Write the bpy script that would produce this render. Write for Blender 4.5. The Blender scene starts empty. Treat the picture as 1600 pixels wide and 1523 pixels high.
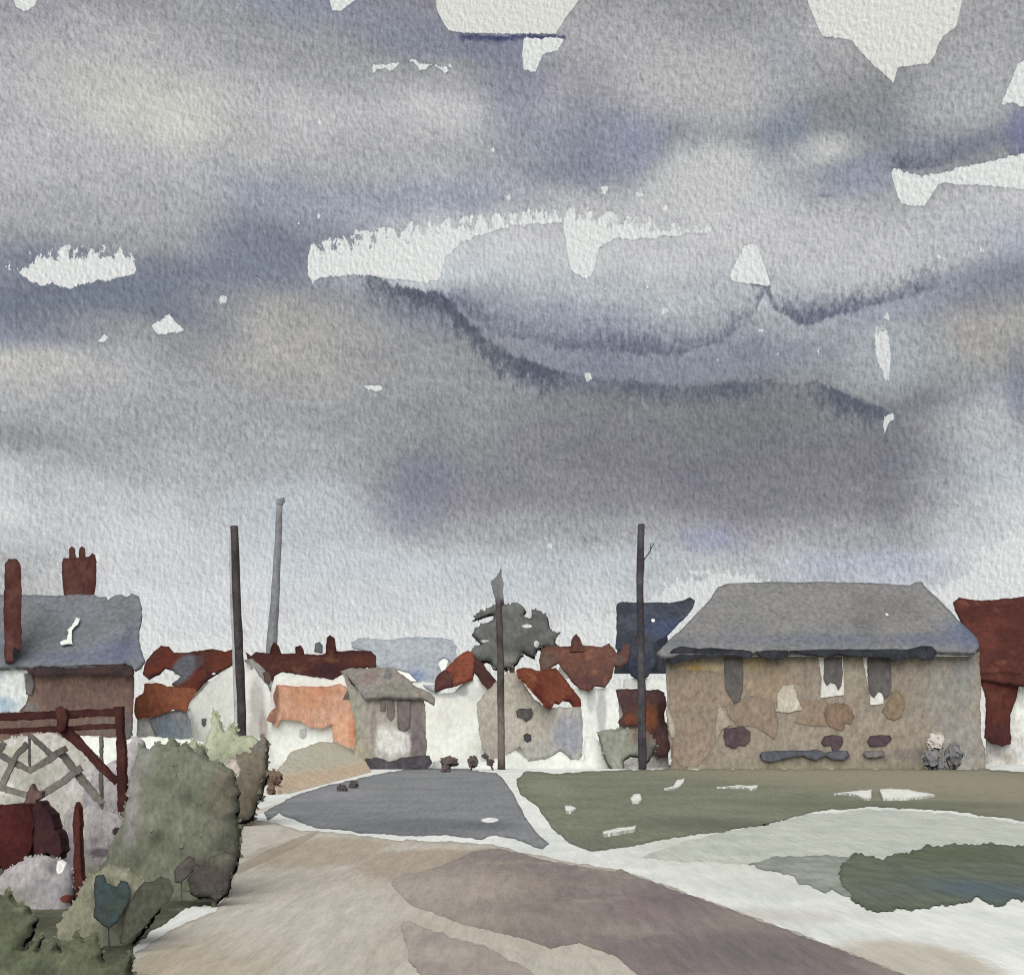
import bpy, math, random
import numpy as np
from mathutils import Vector
from mathutils.geometry import delaunay_2d_cdt

# ------------------------------------------------------------------ camera
SC = bpy.context.scene
F, CX, HY, EYE = 1716.0, 800.0, 1150.0, 1.7      # focal length and horizon in 1600x1523 pixels, eye height in metres
cam_d = bpy.data.cameras.new("camera")
cam = bpy.data.objects.new("camera", cam_d)
SC.collection.objects.link(cam)
cam.location = (0, 0, EYE)
cam.rotation_euler = (math.radians(90), 0, 0)
cam_d.sensor_width = 36.0
cam_d.lens = 36.0 * F / 1600.0
cam_d.shift_y = (HY - 761.5) / 1600.0
cam_d.clip_start = 0.05
cam_d.clip_end = 8000
SC.camera = cam

EXPO = 1.1
EG = 2.0 ** EXPO
SC.view_settings.view_transform = 'Standard'
SC.view_settings.look = 'None'
SC.view_settings.gamma = 1.0
SC.view_settings.exposure = EXPO
SC.cycles.max_bounces = 5
SC.cycles.diffuse_bounces = 3
SC.cycles.use_denoising = False
SC.cycles.filter_width = 1.1
SC.cycles.sample_clamp_indirect = 3.0

SUN_EL, SUN_AZ = math.radians(44), math.radians(-169)     # overcast light from behind the left shoulder
sl = bpy.data.lights.new("sun", 'SUN')
sl.energy = 1.5
sl.angle = math.radians(64)
sl.color = (1.0, 0.985, 0.955)
so = bpy.data.objects.new("sun", sl)
SC.collection.objects.link(so)
sd = Vector((math.sin(SUN_AZ) * math.cos(SUN_EL), math.cos(SUN_AZ) * math.cos(SUN_EL), math.sin(SUN_EL)))
so.rotation_euler = sd.to_track_quat('Z', 'Y').to_euler()
so.location = (0, -20, 40)


# ------------------------------------------------------------------ colour and node helpers
def lin1(v):
    v = v / 255.0
    return v / 12.92 if v <= 0.04045 else ((v + 0.055) / 1.055) ** 2.4


K = 1.0


def col(rgb, k=None):
    k = K if k is None else k
    return tuple(min(0.86, lin1(v) * k) for v in rgb) + (1.0,)


def mul(rgb, f):
    return tuple(v * f for v in rgb)


class G:
    """small node-graph writer"""
    def __init__(self, tree):
        self.t = tree

    def n(self, typ, **kw):
        nd = self.t.nodes.new(typ)
        for k, v in kw.items():
            setattr(nd, k, v)
        return nd

    def put(self, sock, v):
        if isinstance(v, bpy.types.NodeSocket):
            self.t.links.new(v, sock)
        else:
            sock.default_value = v

    def m(self, op, a, b=0.0, c=0.0, clamp=False):
        nd = self.n('ShaderNodeMath', operation=op, use_clamp=clamp)
        self.put(nd.inputs[0], a)
        self.put(nd.inputs[1], b)
        self.put(nd.inputs[2], c)
        return nd.outputs[0]

    def add(self, a, b): return self.m('ADD', a, b)
    def sub(self, a, b): return self.m('SUBTRACT', a, b)
    def mulv(self, a, b): return self.m('MULTIPLY', a, b)
    def madd(self, a, b, c): return self.m('MULTIPLY_ADD', a, b, c)

    def sstep(self, v, lo, hi, t0=0.0, t1=1.0, kind='SMOOTHSTEP'):
        nd = self.n('ShaderNodeMapRange', interpolation_type=kind, clamp=True)
        self.put(nd.inputs[0], v)
        self.put(nd.inputs[1], lo)
        self.put(nd.inputs[2], hi)
        self.put(nd.inputs[3], t0)
        self.put(nd.inputs[4], t1)
        return nd.outputs[0]

    def noise(self, vec, scale, detail=2.0, rough=0.5, w=None, colour=False):
        nd = self.n('ShaderNodeTexNoise')
        if w is not None:
            nd.noise_dimensions = '4D'
            self.put(nd.inputs['W'], w)
        self.put(nd.inputs['Vector'], vec)
        self.put(nd.inputs['Scale'], scale)
        self.put(nd.inputs['Detail'], detail)
        self.put(nd.inputs['Roughness'], rough)
        return nd.outputs['Color' if colour else 'Fac']

    def mix(self, fac, a, b, blend='MIX'):
        nd = self.n('ShaderNodeMix', data_type='RGBA', blend_type=blend)
        self.put(nd.inputs[0], fac)
        self.put(nd.inputs[6], a)
        self.put(nd.inputs[7], b)
        return nd.outputs[2]

    def xyz(self, vec):
        nd = self.n('ShaderNodeSeparateXYZ')
        self.put(nd.inputs[0], vec)
        return nd.outputs

    def vec(self, x, y, z):
        nd = self.n('ShaderNodeCombineXYZ')
        for i, v in enumerate((x, y, z)):
            self.put(nd.inputs[i], v)
        return nd.outputs[0]

    def scaled(self, vec, s):
        nd = self.n('ShaderNodeVectorMath', operation='MULTIPLY')
        self.put(nd.inputs[0], vec)
        nd.inputs[1].default_value = s
        return nd.outputs[0]

    def curve(self, x, pts, lo, hi, vlo, vhi):
        """piecewise curve through pts (x, value) over x in lo..hi"""
        nd = self.n('ShaderNodeFloatCurve')
        c = nd.mapping.curves[0]
        q = [((min(max(px, lo), hi) - lo) / (hi - lo), (pv - vlo) / (vhi - vlo)) for px, pv in pts]
        q.sort()
        if q[0][0] > 0.001:
            q.insert(0, (0.0, q[0][1]))
        if q[-1][0] < 0.999:
            q.append((1.0, q[-1][1]))
        c.points[0].location = q[0]
        c.points[1].location = q[-1]
        for p in q[1:-1]:
            c.points.new(*p)
        for p in c.points:
            p.handle_type = 'VECTOR'
        nd.mapping.update()
        self.put(nd.inputs[1], self.sstep(x, lo, hi, kind='LINEAR'))
        return self.madd(nd.outputs[0], vhi - vlo, vlo)


# ------------------------------------------------------------------ sky: layered rain cloud described in azimuth and slope of elevation
def sky_uv(px, py):
    a = math.atan((px - CX) / F)
    return a, (HY - py) / F * math.cos(a)


def build_world():
    w = bpy.data.worlds.new("World")
    SC.world = w
    w.use_nodes = True
    t = w.node_tree
    t.nodes.clear()
    g = G(t)
    tc = g.n('ShaderNodeTexCoord')
    dirv = tc.outputs['Generated']
    x, y, z = g.xyz(dirv)
    r = g.m('SQRT', g.add(g.mulv(x, x), g.mulv(y, y)))
    az = g.m('ARCTAN2', x, y)
    UL = 0.46
    U0 = g.sub(g.m('PINGPONG', g.add(az, UL), 2 * UL), UL)
    V0 = g.m('MINIMUM', g.m('DIVIDE', z, g.m('MAXIMUM', r, 0.05)), 1.2)
    p2 = g.vec(U0, V0, 0.0)
    # slow warp for soft washes, quick warp for torn edges
    wn = g.xyz(g.noise(p2, 9.0, 3, 0.55, colour=True))
    Us = g.add(U0, g.madd(wn[0], 0.10, -0.05))
    Vs = g.add(V0, g.madd(wn[1], 0.055, -0.0275))
    en = g.xyz(g.noise(g.scaled(p2, (95, 50, 1)), 1.0, 6, 0.75, colour=True))
    Ve = g.add(V0, g.madd(en[0], 0.020, -0.010))
    Ue = g.add(U0, g.madd(en[1], 0.016, -0.008))
    streak = g.noise(g.scaled(p2, (105, 30, 1)), 1.0, 6, 0.78)
    comb = g.noise(g.scaled(p2, (125, 62, 1)), 1.0, 5, 0.68)
    gfine = g.noise(g.scaled(p2, (F / 7.0, F / 14.0, 1)), 1.0, 4, 0.75)
    bloom = g.noise(g.scaled(p2, (19, 24, 1)), 1.0, 8, 0.66)

    def tint(spec):
        v, k = spec
        return {'n': (v, v, v), 'b': (v - 6, v - 2, v + 9), 'w': (v + 3, v + 1, v - 4),
                'v': (v + 1, v - 2, v + 4), 'c': (v - 4, v + 1, v + 3), 'y': (v + 3, v + 2, v - 6)}[k]

    cols = [
        (0, [(0, 160, 'v'), (80, 178, 'n'), (160, 184, 'n'), (240, 186, 'n'), (320, 168, 'n'), (390, 138, 'b'), (470, 122, 'b'), (515, 140, 'b'), (560, 190, 'w'), (630, 172, 'n'), (680, 146, 'n'), (735, 194, 'n'), (800, 203, 'n'), (880, 178, 'n'), (930, 176, 'w'), (1020, 200, 'n')]),
        (230, [(0, 158, 'n'), (80, 178, 'n'), (180, 200, 'y'), (240, 184, 'n'), (320, 170, 'n'), (375, 165, 'n'), (425, 128, 'b'), (480, 128, 'b'), (530, 152, 'n'), (600, 172, 'n'), (660, 165, 'n'), (720, 178, 'n'), (790, 196, 'n'), (860, 206, 'n'), (960, 216, 'n')]),
        (460, [(0, 150, 'b'), (80, 158, 'n'), (170, 186, 'n'), (240, 178, 'n'), (310, 158, 'b'), (375, 128, 'b'), (415, 132, 'b'), (480, 166, 'w'), (560, 168, 'w'), (640, 160, 'n'), (720, 170, 'n'), (800, 186, 'c'), (880, 202, 'c'), (980, 212, 'n')]),
        (690, [(0, 140, 'v'), (70, 138, 'b'), (110, 160, 'n'), (170, 192, 'n'), (240, 176, 'n'), (310, 165, 'b'), (370, 200, 'n'), (430, 206, 'c'), (475, 138, 'b'), (540, 150, 'n'), (600, 152, 'n'), (660, 146, 'n'), (720, 140, 'n'), (780, 138, 'v'), (830, 170, 'n'), (890, 198, 'c'), (980, 208, 'n')]),
        (920, [(0, 160, 'n'), (60, 164, 'n'), (130, 160, 'v'), (200, 146, 'b'), (255, 144, 'b'), (320, 184, 'n'), (400, 202, 'n'), (460, 188, 'c'), (510, 160, 'b'), (560, 140, 'b'), (620, 132, 'n'), (700, 126, 'v'), (770, 134, 'v'), (820, 158, 'n'), (880, 194, 'c'), (980, 206, 'n')]),
        (1150, [(0, 150, 'n'), (80, 168, 'n'), (150, 164, 'n'), (205, 148, 'c'), (260, 190, 'n'), (320, 200, 'n'), (400, 194, 'n'), (460, 184, 'c'), (510, 168, 'c'), (560, 142, 'b'), (610, 126, 'n'), (660, 122, 'n'), (720, 120, 'v'), (780, 128, 'v'), (830, 156, 'v'), (880, 186, 'n'), (980, 196, 'n')]),
        (1380, [(0, 180, 'n'), (80, 158, 'n'), (140, 142, 'n'), (205, 136, 'c'), (260, 146, 'b'), (310, 172, 'n'), (370, 196, 'n'), (430, 186, 'n'), (475, 158, 'b'), (520, 164, 'c'), (580, 162, 'c'), (640, 132, 'n'), (720, 122, 'v'), (790, 128, 'v'), (840, 158, 'n'), (880, 184, 'b'), (980, 200, 'n')]),
        (1600, [(0, 166, 'n'), (80, 168, 'n'), (150, 166, 'n'), (200, 130, 'b'), (240, 150, 'n'), (310, 194, 'n'), (370, 176, 'b'), (430, 136, 'b'), (500, 160, 'w'), (560, 154, 'w'), (620, 132, 'b'), (660, 168, 'n'), (730, 190, 'c'), (800, 206, 'n'), (980, 212, 'n')]),
    ]
    VM = 0.70
    acc = None
    last_u = None
    for px, stops in cols:
        u = sky_uv(px, 500)[0]
        rp = g.n('ShaderNodeValToRGB')
        cr = rp.color_ramp
        cr.interpolation = 'B_SPLINE' if False else 'EASE'
        items = sorted([(min(1.0, max(0.0, sky_uv(px, py)[1] / VM)), tint((v, k))) for py, v, k in stops])
        while len(cr.elements) < len(items):
            cr.elements.new(0.5)
        for e, (pos, rgb) in zip(cr.elements, items):
            e.position = pos
        for e, (pos, rgb) in zip(cr.elements, items):
            e.position = pos
            e.color = col(rgb, 1.0)
        g.put(rp.inputs[0], g.m('DIVIDE', Vs, VM))
        acc = rp.outputs[0] if acc is None else g.mix(g.sstep(Us, last_u, u), acc, rp.outputs[0])
        last_u = u
    # wet blooms inside the wash
    acc = g.mix(1.0, acc, g.mix(bloom, (0.66, 0.665, 0.70, 1), (1.33, 1.32, 1.29, 1)), 'MULTIPLY')

    def line(pts):
        return g.curve(U0, [sky_uv(*p) for p in pts], -UL, UL, -0.05, 0.72)

    def amount(pts):
        return g.curve(U0, [(sky_uv(px, 500)[0], v) for px, v in pts], -UL, UL, 0.0, 1.0)

    PX = 1.0 / F
    rag = g.xyz(g.noise(g.scaled(p2, (310, 250, 1)), 1.0, 3, 0.6, colour=True))

    def blot(acc, px, py, rx, ry, rgb, k=.8, soft=.8):
        u, v = sky_uv(px, py)
        dx = g.madd(g.sub(U0, u), 1 / (rx * PX), g.mulv(g.sub(wn[0], .5), 1.1))
        dy = g.madd(g.sub(V0, v), 1 / (ry * PX), g.mulv(g.sub(wn[2], .5), 1.1))
        d = g.m('SQRT', g.add(g.mulv(dx, dx), g.mulv(dy, dy)))
        d = g.add(d, g.madd(streak, .9, -.45))
        return g.mix(g.mulv(g.sstep(d, 1 - soft, 1 + soft * .5, 1.0, 0.0), k), acc, col(rgb, 1.0))

    for bl in ((1105, 275, 100, 60, (200, 200, 197), .8), (1300, 232, 70, 26, (200, 200, 196), .8), (1040, 120, 110, 60, (180, 178, 178), .7), (1500, 140, 80, 70, (180, 180, 181), .6), (1560, 640, 70, 60, (188, 189, 190), .7), (1470, 390, 110, 40, (192, 192, 192), .6),
               (1225, 200, 56, 60, (134, 140, 152), .85), (1222, 95, 40, 60, (152, 154, 163), .6), (985, 222, 54, 50, (148, 150, 168), .7), (1120, 140, 130, 70, (186, 185, 184), .7), (960, 60, 90, 40, (178, 177, 178), .6), (800, 130, 66, 90, (134, 136, 152), .7), (1375, 205, 54, 50, (138, 141, 146), .6), (1596, 195, 24, 36, (124, 126, 154), .8),
               (1350, 285, 50, 34, (150, 154, 168), .8), (665, 745, 60, 50, (126, 124, 138), .8), (640, 810, 60, 34, (136, 136, 150), .6), (1110, 845, 60, 24, (150, 154, 176), .6), (380, 410, 80, 70, (124, 130, 146), .6), (640, 45, 70, 50, (138, 140, 152), .7),
               (1380, 560, 60, 70, (166, 172, 174), .7), (1592, 600, 22, 60, (124, 127, 142), .7), (1520, 520, 30, 40, (168, 160, 156), .6), (480, 790, 90, 60, (190, 198, 203), .6), (250, 640, 120, 50, (160, 160, 161), .5), (560, 120, 80, 40, (170, 170, 172), .5)):
        acc = blot(acc, *bl)

    def dark(acc, pts, amp, up, down, rgb, torn=1.0):
        """pigment gathered along a cloud base: fades over `up` px above and `down` px below the line"""
        d = g.sub(g.add(g.madd(en[0], 0.016 * torn, g.add(V0, -0.008 * torn)), g.madd(wn[1], .034 * torn, -.017 * torn)), line(pts))
        wob = g.sstep(streak, 0.3, 0.7, 0.35, 1.5)
        a = g.sstep(g.m('DIVIDE', d, g.mulv(wob, up * PX)), 0.0, 1.0, 1.0, 0.0)
        b = g.sstep(g.m('DIVIDE', d, g.mulv(wob, -down * PX)), 0.0, 1.0, 1.0, 0.0)
        m = g.mulv(g.mulv(a, b), g.mulv(amount(amp), g.sstep(bloom, 0.3, 0.6, 0.65, 1.0)))
        m = g.mulv(g.sstep(g.add(m, g.madd(gfine, 1.5, -.75)), .12, .95), g.sstep(m, 0.02, .25))
        return g.mix(m, acc, col(rgb, 1.0))

    acc = dark(acc, [(560, 425), (620, 440), (690, 462), (740, 510), (790, 548), (850, 575), (930, 588), (1000, 592), (1100, 600), (1200, 598), (1270, 604), (1320, 622), (1360, 640), (1400, 652)],
               [(540, 0), (580, 0.8), (640, 0.9), (760, 1), (860, 1), (900, .55), (980, .8), (1060, .6), (1150, .75), (1230, .45), (1300, .85), (1380, .9), (1420, 0)], 11, 66, (86, 90, 100))
    acc = dark(acc, [(640, 440), (720, 480), (780, 520), (850, 540), (950, 545), (1050, 545), (1130, 535), (1170, 505), (1195, 450), (1215, 480), (1260, 502), (1310, 488), (1360, 468), (1430, 455), (1520, 445)],
               [(640, 0), (740, .6), (850, .55), (1000, .75), (1100, .7), (1180, .6), (1250, .85), (1330, .75), (1440, .6), (1520, .1)], 66, 10, (97, 101, 116))
    acc = dark(acc, [(0, 470), (120, 470), (240, 455), (320, 420), (420, 385)], [(0, .55), (200, .6), (330, .5), (450, 0)], 45, 60, (116, 122, 136))
    acc = dark(acc, [(715, 56), (885, 60)], [(712, 0), (722, 1), (880, 1), (890, 0)], 10, 14, (70, 72, 104), 0.2)
    acc = dark(acc, [(715, 60), (780, 65), (850, 65)], [(712, 0), (735, .55), (810, .6), (850, 0)], 10, 130, (124, 126, 142))
    acc = dark(acc, [(1380, 262), (1440, 262), (1500, 250), (1600, 235)], [(1375, 0), (1400, .85), (1500, .55), (1560, .1), (1600, .2)], 45, 6, (100, 102, 112), 0.4)
    acc = dark(acc, [(1255, 300), (1310, 305)], [(1262, 0), (1285, .8), (1300, .7), (1310, 0)], 10, 6, (100, 105, 128), 0.4)
    acc = dark(acc, [(860, 255), (960, 240)], [(850, 0), (900, .5), (950, .4), (990, 0)], 60, 60, (138, 141, 160))
    acc = dark(acc, [(1540, 250), (1600, 245)], [(1555, 0), (1590, .7), (1600, .8)], 70, 10, (108, 112, 145))
    acc = dark(acc, [(1150, 440), (1210, 446)], [(1165, 0), (1175, .8), (1203, .8), (1212, 0)], 4, 9, (96, 98, 118), 0.3)

    white = col((224, 226, 222), 1.0)
    rim = 0.0024

    def gap(acc, top, bot, k=1.0, torn=1.0, bright=white, teeth=0.0, rimk=0.30):
        """hard-edged opening between clouds, bounded by a top and a bottom edge; pigment dries dark along its rim"""
        rg = g.madd(rag[0], .0064, -.0032)
        v = g.add(rg, g.madd(en[0], 0.020 * torn, g.add(V0, -0.010 * torn)))
        if teeth:
            v = g.add(v, g.mulv(g.sstep(comb, .42, .66), -teeth * PX))
        vb = g.add(g.madd(rag[1], .0044, -.0022), g.madd(en[2], 0.012 * torn, g.add(V0, -0.006 * torn)))
        d = g.m('MINIMUM', g.sub(line(top), v), g.sub(vb, line(bot)))
        m = g.sstep(d, -0.0003, 0.0006)
        edge = g.mulv(g.sstep(d, -rim, -0.0002), g.sstep(d, 0.0, 0.0006, 1.0, 0.0))
        acc = g.mix(g.mulv(edge, rimk), acc, (0.12, 0.125, 0.15, 1))
        return g.mix(g.mulv(m, k), acc, bright)

    warm = col((220, 221, 213), 1.0)
    acc = gap(acc, [(600, -40), (1000, -40)], [(674, -50), (683, 18), (700, 47), (716, 51), (760, 52), (868, 53), (884, 28), (905, 0), (915, -50)], torn=.25, bright=warm)
    acc = gap(acc, [(812, 120), (817, 60), (880, 58), (886, 120)], [(812, 55), (817, 108), (838, 112), (846, 86), (866, 80), (878, 70), (886, 50)], torn=.5)
    acc = gap(acc, [(1200, -40), (1560, -40)], [(1245, -50), (1268, 20), (1285, 58), (1330, 62), (1352, 90), (1396, 130), (1402, 106), (1456, 98), (1470, 60), (1496, 40), (1512, -50)], torn=.35, bright=warm)
    acc = gap(acc, [(476, 470), (483, 378), (530, 370), (600, 354), (690, 344), (800, 328), (900, 322), (1000, 338), (1080, 350), (1180, 358), (1190, 380)],
              [(476, 360), (483, 448), (500, 433), (560, 429), (640, 440), (688, 440), (692, 405), (720, 378), (780, 356), (880, 346), (889, 416), (912, 437), (928, 430), (933, 388), (960, 375), (1040, 370), (1100, 363), (1180, 354)], torn=1.15, teeth=-30)
    acc = gap(acc, [(1136, 450), (1142, 425), (1164, 382), (1182, 380), (1206, 448)], [(1136, 420), (1142, 438), (1165, 442), (1204, 448), (1208, 430)], torn=.3)
    acc = gap(acc, [(1390, 275), (1396, 262), (1440, 276), (1500, 262), (1555, 250), (1600, 240)], [(1390, 255), (1400, 302), (1410, 320), (1445, 322), (1468, 286), (1540, 290), (1600, 296)], torn=.45)
    acc = gap(acc, [(20, 440), (34, 424), (60, 412), (110, 404), (150, 408), (190, 404), (208, 408), (216, 440)], [(20, 420), (34, 432), (60, 444), (112, 450), (150, 440), (210, 428), (216, 415)], torn=1.2, teeth=26)
    acc = gap(acc, [(232, 520), (238, 508), (264, 491), (292, 520)], [(232, 500), (244, 522), (288, 518), (294, 500)], torn=.4)
    acc = gap(acc, [(146, 540), (168, 517), (171, 540)], [(146, 525), (152, 535), (168, 534), (171, 520)], torn=.3)
    acc = gap(acc, [(566, 612), (571, 600), (597, 603), (601, 615)], [(566, 598), (572, 608), (594, 613), (601, 598)], torn=.25)
    acc = gap(acc, [(-20, -40), (70, -40)], [(10, -50), (22, 10), (40, 18), (56, 8), (70, -50)], torn=.5)
    acc = gap(acc, [(500, -40), (570, -40)], [(508, -50), (516, 18), (535, 16), (562, -4), (570, -50)], torn=.4)
    acc = gap(acc, [(574, 120), (580, 100), (620, 100), (650, 96), (705, 108), (712, 120)], [(574, 95), (582, 114), (600, 104), (612, 114), (626, 96), (644, 96), (660, 114), (675, 100), (696, 115), (712, 95)], torn=.9)
    acc = gap(acc, [(1556, 190), (1566, 160), (1590, 100), (1610, 90)], [(1556, 140), (1564, 165), (1580, 160), (1610, 172)], torn=.5)
    acc = gap(acc, [(1364, 600), (1369, 520), (1388, 518), (1395, 600)], [(1364, 510), (1370, 560), (1378, 584), (1390, 590), (1395, 510)], k=.85, torn=4.0, rimk=.1, teeth=30)
    acc = gap(acc, [(1376, 700), (1382, 648), (1398, 645), (1402, 700)], [(1376, 640), (1384, 690), (1390, 655), (1396, 656), (1402, 640)], k=.9, torn=.6)
    # bare light along the skyline
    acc = gap(acc, [(0, 1060), (180, 940), (225, 985), (300, 1003), (430, 985), (560, 985), (700, 985), (735, 965), (770, 950), (850, 985), (900, 970), (960, 965), (1015, 945), (1060, 915), (1110, 903), (1185, 902), (1200, 925), (1300, 960), (1450, 940), (1500, 905), (1560, 850), (1600, 825)],
              [(0, 1300), (1600, 1300)], k=.8, torn=2.2, bright=col((219, 221, 218), 1.0), teeth=24, rimk=.12)
    # a few dry specks where the wash skipped
    fl = g.n('ShaderNodeTexVoronoi', feature='F1')
    g.put(fl.inputs['Vector'], g.scaled(g.vec(Ue, Ve, 0.0), (58, 46, 1)))
    fl.inputs['Scale'].default_value = 1.0
    rnd = g.xyz(fl.outputs['Color'])[0]
    near = 0.0
    for pts, x0, x1, wd in (([(300, 365), (480, 350), (700, 325), (960, 310), (1120, 340)], 350, 1120, 26), ([(560, 106), (720, 106)], 560, 715, 16), ([(1080, 540), (1320, 560)], 1090, 1290, 40), ([(1340, 540), (1500, 575)], 1350, 1500, 46),
                            ([(1240, 298), (1320, 300)], 1240, 1310, 12), ([(0, 435), (240, 405)], 5, 240, 18), ([(980, 900), (1240, 890)], 980, 1240, 20)):
        b1 = g.sstep(g.m('ABSOLUTE', g.sub(V0, line(pts))), wd * PX * .5, wd * PX, 1.0, 0.0)
        ua, ub = sky_uv(x0, 500)[0], sky_uv(x1, 500)[0]
        near = g.m('MAXIMUM', near, g.mulv(b1, g.mulv(g.sstep(U0, ua, ua + .01), g.sstep(U0, ub - .01, ub, 1.0, 0.0))))
    rnd2 = g.xyz(fl.outputs['Color'])[1]
    sz = g.madd(rnd2, .16, .05)
    fd = g.add(fl.outputs['Distance'], g.madd(rag[2], .16, -.08))
    speck = g.mulv(g.sstep(g.sub(fd, sz), 0.0, 0.03, 1.0, 0.0), g.m('GREATER_THAN', rnd, g.madd(near, -.38, .985)))
    acc = g.mix(g.mulv(speck, .9), acc, white)
    # granulation, plus embossed grain: side-lit relief put into the sky's brightness
    gn = g.noise(g.scaled(p2, (F / 6.0, F / 10.0, 1)), 1.0, 4, 0.68)
    gn2 = g.noise(g.scaled(g.vec(g.add(U0, 0.0016), g.add(V0, 0.0012), 0.0), (F / 6.0, F / 10.0, 1)), 1.0, 4, 0.68)
    emb = g.mulv(g.sub(gn, gn2), 1.05)
    gran = g.madd(g.noise(g.scaled(p2, (F / 9.0, F / 13.0, 1)), 1.0, 4, 0.7), 1.25, 0.375)
    lum = g.n('ShaderNodeRGBToBW')
    g.put(lum.inputs[0], acc)
    pig = g.sstep(lum.outputs[0], 0.72, 0.4)
    gg = g.add(1.0, g.add(g.mulv(emb, 1.0), g.mulv(g.sub(gran, 1.0), pig)))
    acc = g.mix(1.0, acc, g.vec(gg, gg, gg), 'MULTIPLY')

    bg1 = g.n('ShaderNodeBackground')
    g.put(bg1.inputs[0], acc)
    bg1.inputs[1].default_value = 1.0 / EG
    nish = g.n('ShaderNodeTexSky', sky_type='NISHITA', sun_disc=False)
    nish.sun_elevation = SUN_EL
    nish.sun_rotation = SUN_AZ
    bg2 = g.n('ShaderNodeBackground')
    g.put(bg2.inputs[0], nish.outputs[0])
    bg2.inputs[1].default_value = 0.06
    mx = g.n('ShaderNodeMixShader')
    mx.inputs[0].default_value = 0.95            # nearly full cloud cover
    t.links.new(bg2.outputs[0], mx.inputs[1])
    t.links.new(bg1.outputs[0], mx.inputs[2])
    out = g.n('ShaderNodeOutputWorld')
    t.links.new(mx.outputs[0], out.inputs[0])
    try:
        w.cycles.sampling_method = 'MANUAL'
        w.cycles.sample_map_resolution = 512
    except Exception:
        pass


build_world()

# ------------------------------------------------------------------ geometry helpers
rng = random.Random(7)


def P(px, py, Y):
    return Vector(((px - CX) / F * Y, Y, EYE + (HY - py) / F * Y))


class Plane:
    def __init__(self, n, p):
        self.n = n.normalized()
        self.p = p

    def hit(self, px, py):
        d = Vector(((px - CX) / F, 1.0, (HY - py) / F))
        o = Vector((0, 0, EYE))
        return o + d * ((self.p - o).dot(self.n) / d.dot(self.n))


def upright(Y): return Plane(Vector((0, -1, 0)), Vector((0, Y, 0)))
def level(z): return Plane(Vector((0, 0, 1)), Vector((0, 0, z)))
def pitched(Y, py, k): return Plane(Vector((0, -k, 1)), P(CX, py, Y))


def through(a, b, c):
    A, B, C = P(*a), P(*b), P(*c)
    n = (B - A).cross(C - A)
    if n.dot(Vector((0, 0, EYE)) - A) < 0:
        n = -n
    return Plane(n, A)


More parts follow.
